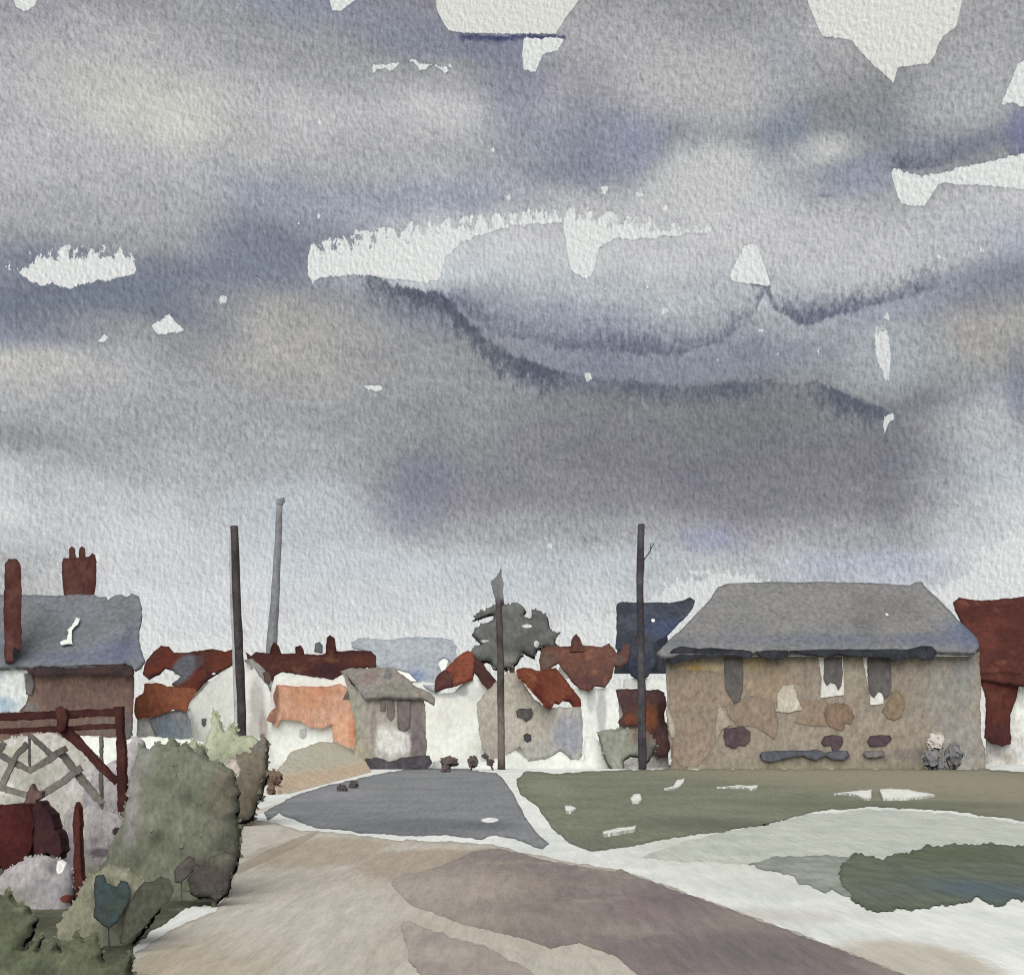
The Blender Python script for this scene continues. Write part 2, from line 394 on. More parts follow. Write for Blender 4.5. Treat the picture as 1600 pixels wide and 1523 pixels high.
class MB:
    def __init__(self):
        self.v, self.f, self.e = [], [], []

    def vert(self, p, e=0.0):
        self.v.append(Vector(p))
        self.e.append(e)
        return len(self.v) - 1

    def face(self, *i): self.f.append(tuple(i))

    def solid(self, pts, faces):
        b = [self.vert(p) for p in pts]
        for f in faces:
            self.face(*[b[i] for i in f])

    def box(self, x0, x1, y0, y1, z0, z1):
        self.solid([(x0, y0, z0), (x1, y0, z0), (x1, y1, z0), (x0, y1, z0), (x0, y0, z1), (x1, y0, z1), (x1, y1, z1), (x0, y1, z1)],
                   [(0, 3, 2, 1), (4, 5, 6, 7), (0, 1, 5, 4), (1, 2, 6, 5), (2, 3, 7, 6), (3, 0, 4, 7)])

    def tube(self, pts, rad, seg=10):
        rings = []
        for i, p in enumerate(pts):
            p = Vector(p)
            d = (Vector(pts[min(i + 1, len(pts) - 1)]) - Vector(pts[max(i - 1, 0)])).normalized()
            a = d.cross(Vector((0, 1, 0.01)) if abs(d.y) < 0.9 else Vector((1, 0, 0))).normalized()
            b = d.cross(a)
            r = rad[i]
            rings.append([self.vert(p + (a * math.cos(q) + b * math.sin(q)) * r) for q in [2 * math.pi * k / seg for k in range(seg)]])
        for R, S in zip(rings, rings[1:]):
            for k in range(seg):
                self.face(R[k], R[(k + 1) % seg], S[(k + 1) % seg], S[k])
        self.face(*rings[0][::-1])
        self.face(*rings[-1])

    def slab(self, px, plane, thick=0.1, jit=1.2, step=4.0, ext=None, seed=None, rimw=(2.4, 7.0), smooth=False):
        """traced outline laid on a real plane and given thickness away from the viewer"""
        if seed is None:
            seed = int(abs(sum(a * 3.1 + b * 1.7 for a, b in px))) % 99991
        r = random.Random(seed)
        pts = np.array(px, float)
        if smooth:
            for _ in range(2):
                q = []
                for i in range(len(pts)):
                    a, b = pts[i], pts[(i + 1) % len(pts)]
                    q += [a * .75 + b * .25, a * .25 + b * .75]
                pts = np.array(q)
        out = []
        for i in range(len(pts)):
            a, b = pts[i], pts[(i + 1) % len(pts)]
            L = np.hypot(*(b - a))
            n = max(1, int(round(L / step)))
            for k in range(n):
                out.append(a + (b - a) * k / n)
        out = np.array(out)
        area = 0.5 * np.sum(out[:, 0] * np.roll(out[:, 1], -1) - np.roll(out[:, 0], -1) * out[:, 1])
        if area < 0:
            out = out[::-1]
        tg = np.roll(out, -1, 0) - np.roll(out, 1, 0)
        tg /= np.maximum(np.hypot(tg[:, 0], tg[:, 1])[:, None], 1e-6)
        nm = np.stack([-tg[:, 1], tg[:, 0]], 1)       # inward for positive area (y down)
        s = np.cumsum(np.hypot(*(out - np.roll(out, 1, 0)).T))
        tot = s[-1]
        off = np.zeros(len(out))
        for wl, am in ((70, .9), (31, .65), (14, .5), (9, .35)):
            k = max(1, round(tot / wl))
            off += am * np.sin(2 * math.pi * s / tot * k + r.uniform(0, 6.28)) * (0.5 + 0.5 * np.sin(2 * math.pi * s / tot * max(1, k // 3) + r.uniform(0, 6.28)))
        off += np.array([r.uniform(-.35, .35) for _ in off])
        out = out + nm * (off * jit)[:, None]
        n = len(out)

        def dist(p):
            a, b = out, np.roll(out, -1, 0)
            ab = b - a
            tt = np.clip(((p - a) * ab).sum(1) / np.maximum((ab ** 2).sum(1), 1e-9), 0, 1)
            return np.hypot(*(p - (a + ab * tt[:, None])).T).min()

        def inside(p):
            a, b = out, np.roll(out, -1, 0)
            c = (a[:, 1] > p[1]) != (b[:, 1] > p[1])
            xx = a[:, 0] + (p[1] - a[:, 1]) / np.where(c, b[:, 1] - a[:, 1], 1) * (b[:, 0] - a[:, 0])
            return (np.sum(c & (p[0] < xx)) % 2) == 1

        allp = [tuple(p) for p in out]
        for w in rimw:
            for i in range(0, n):
                q = out[i] + nm[i] * w
                if inside(q) and dist(q) > w * 0.86:
                    allp.append(tuple(q))
        res = delaunay_2d_cdt([Vector(p) for p in allp], [], [list(range(n))], 1, 1e-4)
        V2, T = res[0], res[2]
        edges = {}
        for t in T:
            for a, b in zip(t, t[1:] + t[:1]):
                edges[(a, b)] = edges.get((a, b), 0) + 1
        back = ext if ext is not None else plane.n * -thick
        fr, bk = [], []
        for v in V2:
            d = dist(np.array(v))
            e = 1.0 if d < 0.4 else max(0.0, (1 - d / rimw[1])) * (0.5 if d < rimw[0] * 1.2 else 0.25)
            h = plane.hit(v[0], v[1])
            fr.append(self.vert(h, e))
            bk.append(self.vert(h + back, 0.0))
        for t in T:
            p0, p1, p2 = [self.v[fr[i]] for i in t[:3]]
            flip = (p1 - p0).cross(p2 - p0).dot(plane.n) < 0
            ft = [fr[i] for i in t]
            bt = [bk[i] for i in t]
            self.face(*(ft[::-1] if flip else ft))
            self.face(*(bt if flip else bt[::-1]))
        for (a, b), c in edges.items():
            if (b, a) not in edges:
                self.face(fr[b], fr[a], bk[a], bk[b])

    def build(self, name, mat, parent=None, smooth=False):
        me = bpy.data.meshes.new(name)
        org = Vector((0, 0, 0))
        if parent is not None:
            org = world_loc(parent)
        elif self.v:
            lo = Vector((min(v.x for v in self.v), min(v.y for v in self.v), min(v.z for v in self.v)))
            hi = Vector((max(v.x for v in self.v), max(v.y for v in self.v), max(v.z for v in self.v)))
            org = Vector(((lo.x + hi.x) / 2, (lo.y + hi.y) / 2, lo.z))
        me.from_pydata([tuple(v - org) for v in self.v], [], self.f)
        at = me.attributes.new('edge', 'FLOAT', 'POINT')
        at.data.foreach_set('value', self.e)
        me.materials.append(mat)
        if smooth:
            me.polygons.foreach_set('use_smooth', [True] * len(me.polygons))
        me.update()
        o = bpy.data.objects.new(name, me)
        SC.collection.objects.link(o)
        if parent is not None:
            o.parent = parent
        else:
            o.location = org
        return o


def world_loc(o):
    p = Vector((0, 0, 0))
    while o is not None:
        p += o.location
        o = o.parent
    return p


def thing(name, label, cat, loc, group=None):
    o = bpy.data.objects.new(name, None)
    SC.collection.objects.link(o)
    o.location = loc
    o.empty_display_size = 0.3
    o['label'] = label
    o['category'] = cat
    if group:
        o['group'] = group
    return o


def tag(o, label, cat, group=None, kind=None):
    o['label'] = label
    o['category'] = cat
    if group:
        o['group'] = group
    if kind:
        o['kind'] = kind
    return o


def struct(o):
    o['kind'] = 'structure'
    return o


# ------------------------------------------------------------------ materials: pigment wash with pooled edges, granulation and stains
def wash(name, base, alt=None, Y=60.0, spots=(), size=70, contrast=.5, rim=.45, rimcol=None, grain=1.0, ground=False, streaks=7.0, leaf=False, island=False, third=None):
    """base/alt/third: pigment colours; size: bloom size in px at depth Y; spots: (px, py, rx, ry, colour, softness, wobble[, strength])"""
    m = bpy.data.materials.new(name)
    m.use_nodes = True
    t = m.node_tree
    t.nodes.clear()
    g = G(t)
    alt = alt or mul(base, .88)
    s = F / Y
    geo = g.n('ShaderNodeNewGeometry')
    pos = geo.outputs['Position']
    wseed = (sum(map(ord, name)) * 0.37) % 50
    big = g.noise(pos, s / size, 4, .6, w=wseed)
    c = g.mix(g.sstep(big, .5 - .22 * (1.1 - contrast), .5 + .22 * (1.1 - contrast)), col(base), col(alt))
    if third:
        b2 = g.noise(pos, s / (size * .7), 3, .55, w=wseed + 9)
        c = g.mix(g.sstep(b2, .55, .66), c, col(third))
    x, y, z = g.xyz(pos)
    if spots:
        wn = g.xyz(g.noise(pos, s / 16.0, 4, .65, w=wseed + 3, colour=True))
        wx = g.sub(wn[0], .5)
        wy = g.sub(wn[1], .5)
        for sp in spots:
            px, py, rx, ry, cc, soft, wob = sp[:7]
            k = sp[7] if len(sp) > 7 else 1.0
            if ground:
                a = level(0).hit(px, py)
                b = level(0).hit(px, py + ry)
                d2 = level(0).hit(px, py - ry)
                ax, ay, sx, sy, q = a.x, a.y, rx * a.y / F, max(.05, abs(b.y - d2.y) / 2), y
            else:
                a = P(px, py, Y)
                ax, ay, sx, sy, q = a.x, a.z, rx * Y / F, ry * Y / F, z
            dx = g.madd(g.sub(x, ax), 1 / sx, g.mulv(wx, wob))
            dy = g.madd(g.sub(q, ay), 1 / sy, g.mulv(wy, wob))
            d = g.m('SQRT', g.add(g.mulv(dx, dx), g.mulv(dy, dy)))
            mk = g.sstep(d, 1 - soft, 1 + soft * .4, 1.0, 0.0)
            c = g.mix(g.mulv(mk, k), c, col(cc))
            if soft < .2:
                ring = g.mulv(g.sstep(d, .80, .97), g.sstep(d, .98, 1.04, 1.0, 0.0))
                c = g.mix(g.mulv(ring, .35 * k), c, col(mul(cc, .55)))
    if island:
        geo2 = g.n('ShaderNodeNewGeometry')
        rr = geo2.outputs['Random Per Island']
        v = g.sstep(rr, 0, 1, .93, 1.06, kind='LINEAR')
        c = g.mix(1.0, c, g.vec(v, v, v), 'MULTIPLY')
    # pooled rim
    at = g.n('ShaderNodeAttribute', attribute_name='edge')
    en = g.noise(pos, s / 28.0, 3, .6, w=wseed + 5)
    rm = g.mulv(g.sstep(at.outputs['Fac'], .1, .62), g.sstep(en, .36, .6, .35, 1.0))
    c = g.mix(g.mulv(rm, rim), c, col(rimcol or mul(base, .42)))
    # granulation
    gpos = g.scaled(pos, (1, 1, .62)) if not ground else g.scaled(pos, (1, 1 / streaks, 1))
    gsc = (s / 6.5 if not ground else 9.0)
    gr = g.noise(gpos, gsc, 5 if ground else 3, .82 if ground else .6, w=wseed + 7)
    v = g.madd(gr, 1.35 * grain, 1 - .675 * grain)
    c = g.mix(1.0, c, g.vec(v, v, v), 'MULTIPLY')
    bs = g.n('ShaderNodeBsdfPrincipled')
    g.put(bs.inputs['Base Color'], c)
    bs.inputs['Roughness'].default_value = .92
    bs.inputs['Specular IOR Level'].default_value = .12
    if not leaf:
        bp = g.n('ShaderNodeBump')
        bp.inputs['Strength'].default_value = .8 * min(1.0, grain)
        bp.inputs['Distance'].default_value = (2.4 * Y / F) if not ground else .03
        bn = g.noise(gpos, (s / 7.5 if not ground else 8.0), 3 if not ground else 5, .5 if not ground else .8, w=wseed + 11)
        g.put(bp.inputs['Height'], bn)
        g.put(bs.inputs['Normal'], bp.outputs[0])
    else:
        nn = g.n('ShaderNodeNewGeometry').outputs['Normal']     # leaves share the light of the whole bush: normals lean to the sky
        a = g.n('ShaderNodeVectorMath', operation='MULTIPLY_ADD')
        g.put(a.inputs[0], nn)
        a.inputs[1].default_value = (.2, .2, .2)
        a.inputs[2].default_value = (-.15, -.45, .7)
        b2 = g.n('ShaderNodeVectorMath', operation='NORMALIZE')
        g.put(b2.inputs[0], a.outputs[0])
        g.put(bs.inputs['Normal'], b2.outputs[0])
    out = g.n('ShaderNodeOutputMaterial')
    t.links.new(bs.outputs[0], out.inputs[0])
    return m


WHITE = (226, 228, 222)
MAROON = (74, 44, 40)
DRED = (72, 42, 36)
GREY = (116, 118, 122)


# ------------------------------------------------------------------ ground sheets
gm = MB()
gm.box(-2500, 2500, -600, 4000, -.6, 0)
gmat = wash("chalky_verge", WHITE, (206, 209, 203), Y=18, size=160, contrast=.3, ground=True, grain=.55, spots=[
    (1430, 1500, 120, 40, (186, 180, 166), .35, .5), (1180, 1430, 180, 16, (190, 187, 178), .8, .5, .7),
    (900, 1345, 60, 10, (205, 204, 202), .8, .5, .6), (1360, 1345, 400, 40, (186, 189, 176), .9, .4, .75),
    (1150, 1318, 170, 20, (188, 190, 178), .8, .4, .8), (1500, 1300, 200, 16, (200, 202, 196), .8, .4, .7),
    (430, 1260, 20, 24, (200, 196, 186), .6, .5)])
ground = struct(gm.build("ground", gmat))


def sheet(name, px, mat, z, jit=1.4, step=5.0, smooth=False, rimw=(2.4, 7.0)):
    b = MB()
    b.slab(px, level(z), .003, jit=jit, step=step, smooth=smooth, rimw=rimw)
    return struct(b.build(name, mat))


TAN = (176, 170, 158)
road = sheet("road", [(386, 1276), (420, 1284), (470, 1296), (540, 1302), (620, 1312), (700, 1314), (770, 1319), (830, 1334), (900, 1348), (965, 1358), (1000, 1368),
                      (1090, 1400), (1200, 1440), (1310, 1480), (1420, 1523), (1750, 1650), (1900, 1900), (-60, 1900), (120, 1640), (200, 1523), (212, 1488), (262, 1455), (300, 1436), (338, 1424), (356, 1390), (372, 1340), (378, 1300)],
             wash("pale_road", (186, 180, 169), (178, 171, 158), Y=12, size=230, contrast=.35, ground=True, rim=.32, grain=.85, spots=[
                 (330, 1500, 120, 60, (160, 148, 122), .3, .5, .55), (500, 1330, 110, 26, (160, 149, 132), .3, .6, .75), (670, 1348, 120, 26, (156, 143, 125), .25, .6, .7),
                 (432, 1330, 16, 36, (148, 138, 122), .15, .5, .7), (760, 1340, 60, 18, (142, 132, 118), .3, .6, .6), (480, 1440, 160, 60, (186, 180, 170), .7, .5, .8)]), .004)
mauve = wash("worn_tarmac", (136, 127, 121), (126, 117, 114), Y=12, size=170, contrast=.5, ground=True, rim=.12, third=(146, 136, 126), grain=.9, spots=[
    (1010, 1420, 90, 30, (128, 116, 116), .8, .4, .7), (1150, 1490, 190, 44, (112, 103, 105), .8, .5, .85), (1040, 1400, 60, 22, (116, 105, 107), .8, .5, .7), (760, 1380, 120, 30, (150, 140, 128), .8, .5, .7),
    (980, 1455, 70, 10, (148, 141, 131), .6, 1.2, .6), (650, 1395, 170, 56, (164, 155, 144), .95, .8, .95), (760, 1440, 90, 20, (152, 143, 132), .9, .9, .7)])
sheet("tarmac_lane", [(612, 1378), (626, 1366), (660, 1360), (690, 1352), (740, 1330), (780, 1324), (830, 1338), (900, 1352), (960, 1361), (972, 1357), (998, 1370),
                      (1090, 1402), (1200, 1442), (1310, 1482), (1418, 1524), (1740, 1650), (1740, 1780), (1250, 1640), (1010, 1530), (960, 1492), (905, 1472), (860, 1480), (800, 1460), (760, 1452), (720, 1442), (690, 1430), (640, 1412), (618, 1390)],
      mauve, .008, jit=1.3)
sheet("tarmac_patch", [(628, 1445), (640, 1438), (700, 1462), (760, 1478), (800, 1500), (850, 1530), (960, 1590), (1050, 1700), (760, 1700), (690, 1560), (640, 1500)],
      wash("faded_tarmac", (164, 156, 146), (152, 143, 136), Y=10, size=120, contrast=.6, ground=True, rim=.12, grain=.8), .012, jit=2.2)
sheet("side_road", [(412, 1268), (470, 1238), (540, 1220), (610, 1205), (660, 1199), (720, 1200), (776, 1207), (790, 1222), (806, 1246), (820, 1275), (840, 1302), (858, 1318), (848, 1326), (800, 1310), (772, 1303),
                    (752, 1312), (700, 1304), (640, 1306), (560, 1300), (490, 1292), (448, 1276), (436, 1270), (418, 1282)],
      wash("grey_tarmac", (122, 124, 126), (134, 135, 136), Y=26, size=120, contrast=.4, ground=True, rim=.5, rimcol=(70, 72, 78), grain=.9, spots=[
          (640, 1290, 160, 16, (98, 100, 104), .8, .6, .7), (760, 1290, 60, 8, (92, 94, 98), .7, .6, .6), (765, 1281, 14, 4, (224, 226, 222), .1, .7), (540, 1240, 60, 10, (138, 139, 141), .8, .5)]), .004, jit=1.1)
sheet("pale_grass", [(1000, 1338), (1060, 1318), (1100, 1306), (1180, 1290), (1262, 1272), (1360, 1264), (1480, 1270), (1600, 1286), (2600, 1310), (2600, 1390), (1500, 1370), (1320, 1352), (1240, 1356), (1180, 1350), (1120, 1346), (1040, 1344)],
      wash("bleached_grass", (178, 182, 171), (190, 193, 183), Y=15, size=120, contrast=.4, ground=True, rim=.06, grain=.8), .004, jit=1.5)
sheet("thin_grass", [(1168, 1350), (1210, 1338), (1290, 1336), (1380, 1340), (1420, 1350), (1410, 1390), (1330, 1400), (1314, 1397), (1300, 1388), (1290, 1396), (1276, 1388), (1262, 1380), (1250, 1378), (1240, 1368), (1224, 1366), (1200, 1358)],
      wash("thin_grey_grass", (134, 139, 130), (150, 154, 145), Y=12, size=70, contrast=.6, ground=True, rim=.2, grain=.8), .008, jit=2.2)
sheet("grass", [(806, 1216), (822, 1204), (860, 1208), (960, 1203), (1040, 1201), (1200, 1200.6), (1400, 1200.6), (1545, 1201), (1600, 1206), (2600, 1210), (2600, 1310), (1600, 1282), (1480, 1266), (1360, 1260), (1270, 1268), (1200, 1288), (1120, 1300),
                (1040, 1310), (985, 1322), (930, 1330), (890, 1318), (862, 1292), (838, 1258), (812, 1240)],
      wash("grey_green_grass", (124, 127, 108), (112, 115, 98), Y=32, size=160, contrast=.4, ground=True, rim=.45, rimcol=(62, 66, 58), grain=.9, spots=[
          (1440, 1216, 280, 34, (146, 137, 119), .9, .3, .95), (1250, 1206, 280, 16, (140, 134, 116), .9, .3, .9), (1120, 1288, 140, 14, (96, 100, 86), .8, .4, .8), (1420, 1258, 240, 9, (106, 109, 92), .7, .3, .8),
          (930, 1318, 60, 12, (106, 110, 98), .7, .3, .7), (860, 1230, 40, 16, (132, 134, 116), .7, .3, .7)]), .004, jit=1.3)
sheet("undergrowth_ground", [(-1300, 1240), (380, 1266), (374, 1330), (350, 1380), (338, 1412), (300, 1416), (262, 1436), (208, 1478), (205, 1523), (120, 1640), (-1300, 1640)],
      wash("weedy_soil", (92, 94, 78), (74, 78, 62), Y=11, size=90, contrast=.6, ground=True, rim=.4, third=(110, 104, 98)), .004, jit=2.5)
bk = MB()
bk.slab([(418, 1224), (430, 1206), (446, 1190), (452, 1174), (478, 1166), (500, 1160), (528, 1158), (548, 1168), (566, 1184), (578, 1200), (580, 1208), (560, 1216), (500, 1229), (452, 1240)],
        through((440, 1242, 31.5), (580, 1206, 52), (500, 1160, 55)), .0, ext=Vector((0, 0, -.5)), jit=1.6)
struct(bk.build("bank", wash("dry_bank", (190, 180, 160), (182, 176, 156), Y=46, size=60, contrast=.5, rim=.1, spots=[
    (440, 1215, 30, 26, (180, 160, 132), .9, .6, .7), (500, 1176, 60, 20, (182, 181, 164), .9, .5, .8), (540, 1192, 22, 30, (196, 168, 142), .8, .6, .8), (575, 1200, 14, 20, (150, 142, 130), .8, .5, .7)])))


# ------------------------------------------------------------------ building helpers
def ray_dir(px, depth):
    return Vector(((px - CX) / F, 1, 0)) * depth


def walls(parent, px, Y, mat, depth=4.0, jit=1.0, name="wall", away=None):
    b = MB()
    xs = [p[0] for p in px]
    cx = away if away is not None else (max(xs) if max(xs) < CX else min(xs) if min(xs) > CX else sum(xs) / len(xs))
    b.slab(px, upright(Y), ext=ray_dir(cx, depth), jit=jit)
    return b.build(name, mat, parent)


def roof(parent, px, Y, eave, k, corners, mat, under, jit=1.1, thick=.14):
    """front slope traced on its pitch, with the loft (gables and back slope) under it"""
    pl = pitched(Y, eave, k)
    b = MB()
    b.slab(px, pl, thick, jit=jit)
    o = b.build("roof", mat, parent)
    el, er, rr, rl = [pl.hit(*c) - Vector((0, 0, thick * 1.6)) for c in corners]
    L = MB()
    bl = Vector((2 * rl.x - el.x, 2 * rl.y - el.y, el.z))
    br = Vector((2 * rr.x - er.x, 2 * rr.y - er.y, er.z))
    L.solid([el, er, rr, rl, bl, br], [(0, 1, 2, 3), (3, 2, 5, 4), (0, 3, 4), (1, 5, 2), (0, 4, 5, 1)])
    L.build("loft", under, parent)
    return o


def panel(parent, px, Y, mat, name="window", jit=1.0, thick=.05):
    b = MB()
    b.slab(px, upright(Y), thick, jit=jit, step=3.0, rimw=(1.6, 4.0))
    return b.build(name, mat, parent)


def rect(x0, y0, x1, y1): return [(x0, y0), (x1, y0), (x1, y1), (x0, y1)]


def stack(parent, px, Y, mat, depth=.7, jit=.8, name="chimney"):
    b = MB()
    b.slab(px, upright(Y), ext=ray_dir(sum(p[0] for p in px) / len(px), depth), jit=jit, step=3.0)
    return b.build(name, mat, parent)


def base_at(px, Y): return Vector(((px - CX) / F * Y, Y, 0))


def foot(Y): return HY + EYE * F / Y + 1.5     # picture row of the ground at depth Y


# ---- slate-roofed brick house at the left
Y = 58.0
h = thing("house", "brick house with a broad grey slate roof and maroon chimneys behind the timber frame", "house", base_at(60, Y))
slate = wash("slate_wash", (112, 115, 120), (102, 104, 108), Y=60, size=60, contrast=.4, rim=.4, spots=[
    (200, 1022, 50, 26, (88, 94, 118), .9, .5, .7), (120, 1030, 60, 14, (92, 97, 116), .9, .5, .6), (5, 1020, 14, 26, (78, 88, 120), .8, .5, .8),
    (205, 1000, 10, 40, (80, 84, 98), .8, .5, .6)])
roof(h, [(-200, 930), (38, 929), (100, 930), (148, 928), (152, 932), (166, 932), (168, 938), (178, 931), (190, 928), (198, 933), (206, 927), (218, 931), (222, 960), (217, 990), (218, 1010), (226, 1030), (220, 1043), (211, 1048), (205, 1040), (196, 1035), (180, 1040), (110, 1042), (60, 1040), (20, 1042), (-200, 1042)],
     Y - .4, 1040, .95, [(-200, 1039), (205, 1036), (205, 940), (-200, 940)], slate, wash("brick_gable", (98, 78, 70), Y=60))
b = MB()
b.slab([(119, 964), (124, 966), (122, 974), (116, 980), (113, 984), (112, 994), (113, 1006), (104, 1005), (96, 1007), (94, 1003), (104, 998), (107, 988), (105, 984), (112, 978), (115, 972)], pitched(Y - .6, 1037, .95), .04, jit=.6, step=3, rimw=(1, 2))
b.build("roof_patch", wash("white_roof_patch", WHITE, Y=60, rim=.1, grain=.5), h)
brick = wash("brown_brick_wash", (112, 92, 82), (98, 80, 74), Y=58, size=40, contrast=.5, rim=.5, rimcol=(52, 38, 36), spots=[
    (196, 1140, 16, 30, (92, 92, 92), .7, .4, .9), (45, 1070, 9, 22, (120, 116, 110), .4, .5, .8), (50, 1108, 14, 12, (110, 104, 100), .4, .5), (160, 1135, 30, 16, (108, 98, 92), .6, .6)])
walls(h, [(-200, 1043), (207, 1043), (210, 1070), (208, 1110), (206, 1150), (198, 1157), (180, 1156), (150, 1160), (20, 1165), (-200, foot(Y))], Y, brick, 5)
b = MB()
b.slab([(40, 1043), (130, 1039), (188, 1037), (206, 1043), (207, 1054), (196, 1058), (180, 1054), (120, 1053), (60, 1056), (44, 1052)], upright(Y - .42), .16, jit=1)
b.build("gutter", wash("wet_gutter", (52, 44, 46), (66, 52, 50), Y=58, rim=.3, size=30), h)
wn = panel(h, [(-40, 1046), (44, 1046), (46, 1070), (40, 1100), (30, 1112), (-40, 1114)], Y - .06, wash("pale_window", (204, 207, 203), (186, 193, 196), Y=58, rim=.3, spots=[(8, 1102, 26, 18, (150, 168, 180), .8, .4, .9)]))
panel(wn, [(38, 1052), (50, 1052), (53, 1072), (50, 1086), (40, 1084)], Y - .1, wash("shutter_grey", (116, 110, 108), Y=58, rim=.5), name="shutter")
chim = wash("maroon_brick_wash", MAROON, (88, 58, 54), Y=58, size=30, contrast=.6, rim=.45, rimcol=(38, 22, 22))
stack(h, [(8, 880), (14, 873), (26, 873), (32, 880), (34, 920), (33, 960), (34, 1000), (30, 1016), (22, 1012), (21, 1034), (8, 1034), (6, 990), (6, 930)], Y - .6, chim, .75)
ck = stack(h, [(98, 872), (148, 868), (151, 885), (150, 915), (146, 934), (120, 935), (108, 935), (100, 934), (97, 900)], 62.2, chim, .75)
for x0, top, w in ((113, 853, 6), (129, 853, 6), (145, 863, 6)):
    stack(ck, [(x0 - w, 878), (x0 - w + 1, top + 5), (x0 - 1, top), (x0 + w - 2, top + 4), (x0 + w, 878)], 62.3, chim, .35, name="chimney_pot", jit=.6)
walls_white = wash("white_render", WHITE, (212, 214, 208), Y=66, size=60, contrast=.4, rim=.25, rimcol=(150, 152, 150), grain=.4)
gw = MB()
gw.slab([(100, 1148), (150, 1150), (206, 1156), (232, 1150), (300, 1156), (320, 1160), (320, foot(52)), (100, foot(52))], upright(52), .25, jit=1.5)
tag(gw.build("garden_wall", walls_white), "low white rendered garden wall seen through the maroon timber frame", "wall")

# ---- house with the slate-ended dark red roof, left of the dark pole
Y = 80.0
h = thing("house", "cottage with a dark red roof, slate blue at one end, beside the dark leaning pole", "house", base_at(290, Y))
dredroof = wash("dark_red_tile_wash", DRED, (86, 42, 31), Y=74, size=36, contrast=.6, rim=.45, rimcol=(40, 20, 20), third=(56, 30, 30), spots=[
    (240, 1035, 22, 30, (84, 86, 92), .35, .5, .95), (262, 1022, 9, 14, (70, 62, 62), .6, .5, .8), (320, 1030, 40, 16, (92, 50, 34), .8, .5, .7), (300, 1058, 30, 14, (48, 26, 30), .8, .5, .8), (295, 1044, 3, 2, WHITE, .1, .5)])
roof(h, [(222, 1052), (228, 1034), (240, 1018), (252, 1008), (264, 1010), (272, 1020), (300, 1018), (332, 1013), (352, 1018), (364, 1014), (372, 1022), (370, 1034), (345, 1046), (322, 1062), (308, 1078), (290, 1080), (276, 1074), (268, 1068), (284, 1056), (270, 1046), (258, 1042), (248, 1052), (232, 1060)],
     Y - .3, 1060, .8, [(270, 1046), (330, 1046), (350, 1026), (272, 1026)], dredroof, walls_white, jit=.8)
walls(h, [(226, 1064), (372, 1064), (376, foot(Y)), (224, foot(Y))], Y, walls_white, 5)

# ---- orange lean-to with a blue-grey lower wall
Y = 66.0
h = thing("outbuilding", "orange-walled lean-to with a blue-grey door below the dark red roof", "outbuilding", base_at(250, Y))
orange = wash("orange_plaster_wash", (158, 100, 76), (146, 90, 68), Y=66, size=40, contrast=.5, rim=.4, rimcol=(96, 48, 34))
b = walls(h, [(226, 1068), (244, 1066), (262, 1072), (302, 1074), (306, 1078), (296, 1098), (292, 1112), (270, 1108), (246, 1118), (214, 1124), (209, 1110), (212, 1090), (224, 1082)], Y - .25, orange, .3, name="upper_wall")
walls(h, [(214, 1116), (298, 1106), (300, 1150), (304, foot(Y)), (214, foot(Y))], Y, wash("white_wash_low", WHITE, (206, 208, 204), Y=66, size=40, rim=.25), 4, name="lower_wall")
panel(h, [(232, 1124), (272, 1112), (290, 1108), (298, 1130), (302, 1165), (256, 1172), (244, 1150)], Y - .1, wash("blue_grey_door", (146, 152, 160), (158, 158, 158), Y=66, size=30, rim=.35, spots=[(234, 1148, 12, 14, (140, 104, 88), .5, .5, .9), (262, 1140, 22, 20, (140, 156, 168), .8, .4)]), name="door", jit=1.4)

# ---- white gabled house behind the dark pole
Y = 70.0
h = thing("house", "white gable-fronted cottage directly behind the dark leaning pole", "house", base_at(360, Y))
walls(h, [(296, 1100), (318, 1074), (345, 1052), (368, 1036), (385, 1030), (398, 1046), (418, 1072), (428, 1090), (430, foot(Y)), (294, foot(Y))], Y, wash("white_gable", WHITE, (216, 218, 212), Y=70, size=60, contrast=.4, grain=.4, rim=.3, rimcol=(140, 142, 142), spots=[
    (402, 1095, 14, 46, (170, 166, 164), .5, .6, .8), (398, 1140, 14, 20, (184, 180, 176), .5, .6, .8), (412, 1135, 8, 30, (140, 112, 106), .5, .6, .6)]), 5)
panel(h, [(315, 1123), (322, 1122), (322, 1131), (318, 1135), (315, 1131)], Y - .06, wash("slot_grey", (112, 114, 114), Y=70), jit=.5)
panel(h, [(410, 1050), (420, 1048), (424, 1062), (420, 1070), (413, 1064)], Y - .06, wash("slot_brown", (96, 80, 74), Y=70), jit=.5)
pl = through((385, 1030, 69.8), (430, 1092, 69.8), (400, 1028, 74))
b = MB()
b.slab([(383, 1030), (394, 1028), (412, 1044), (430, 1072), (433, 1090), (427, 1088), (404, 1052)], pl, .12, jit=.6)
b.build("roof", wash("pale_eave", (186, 184, 180), (160, 156, 152), Y=70, rim=.4), h)

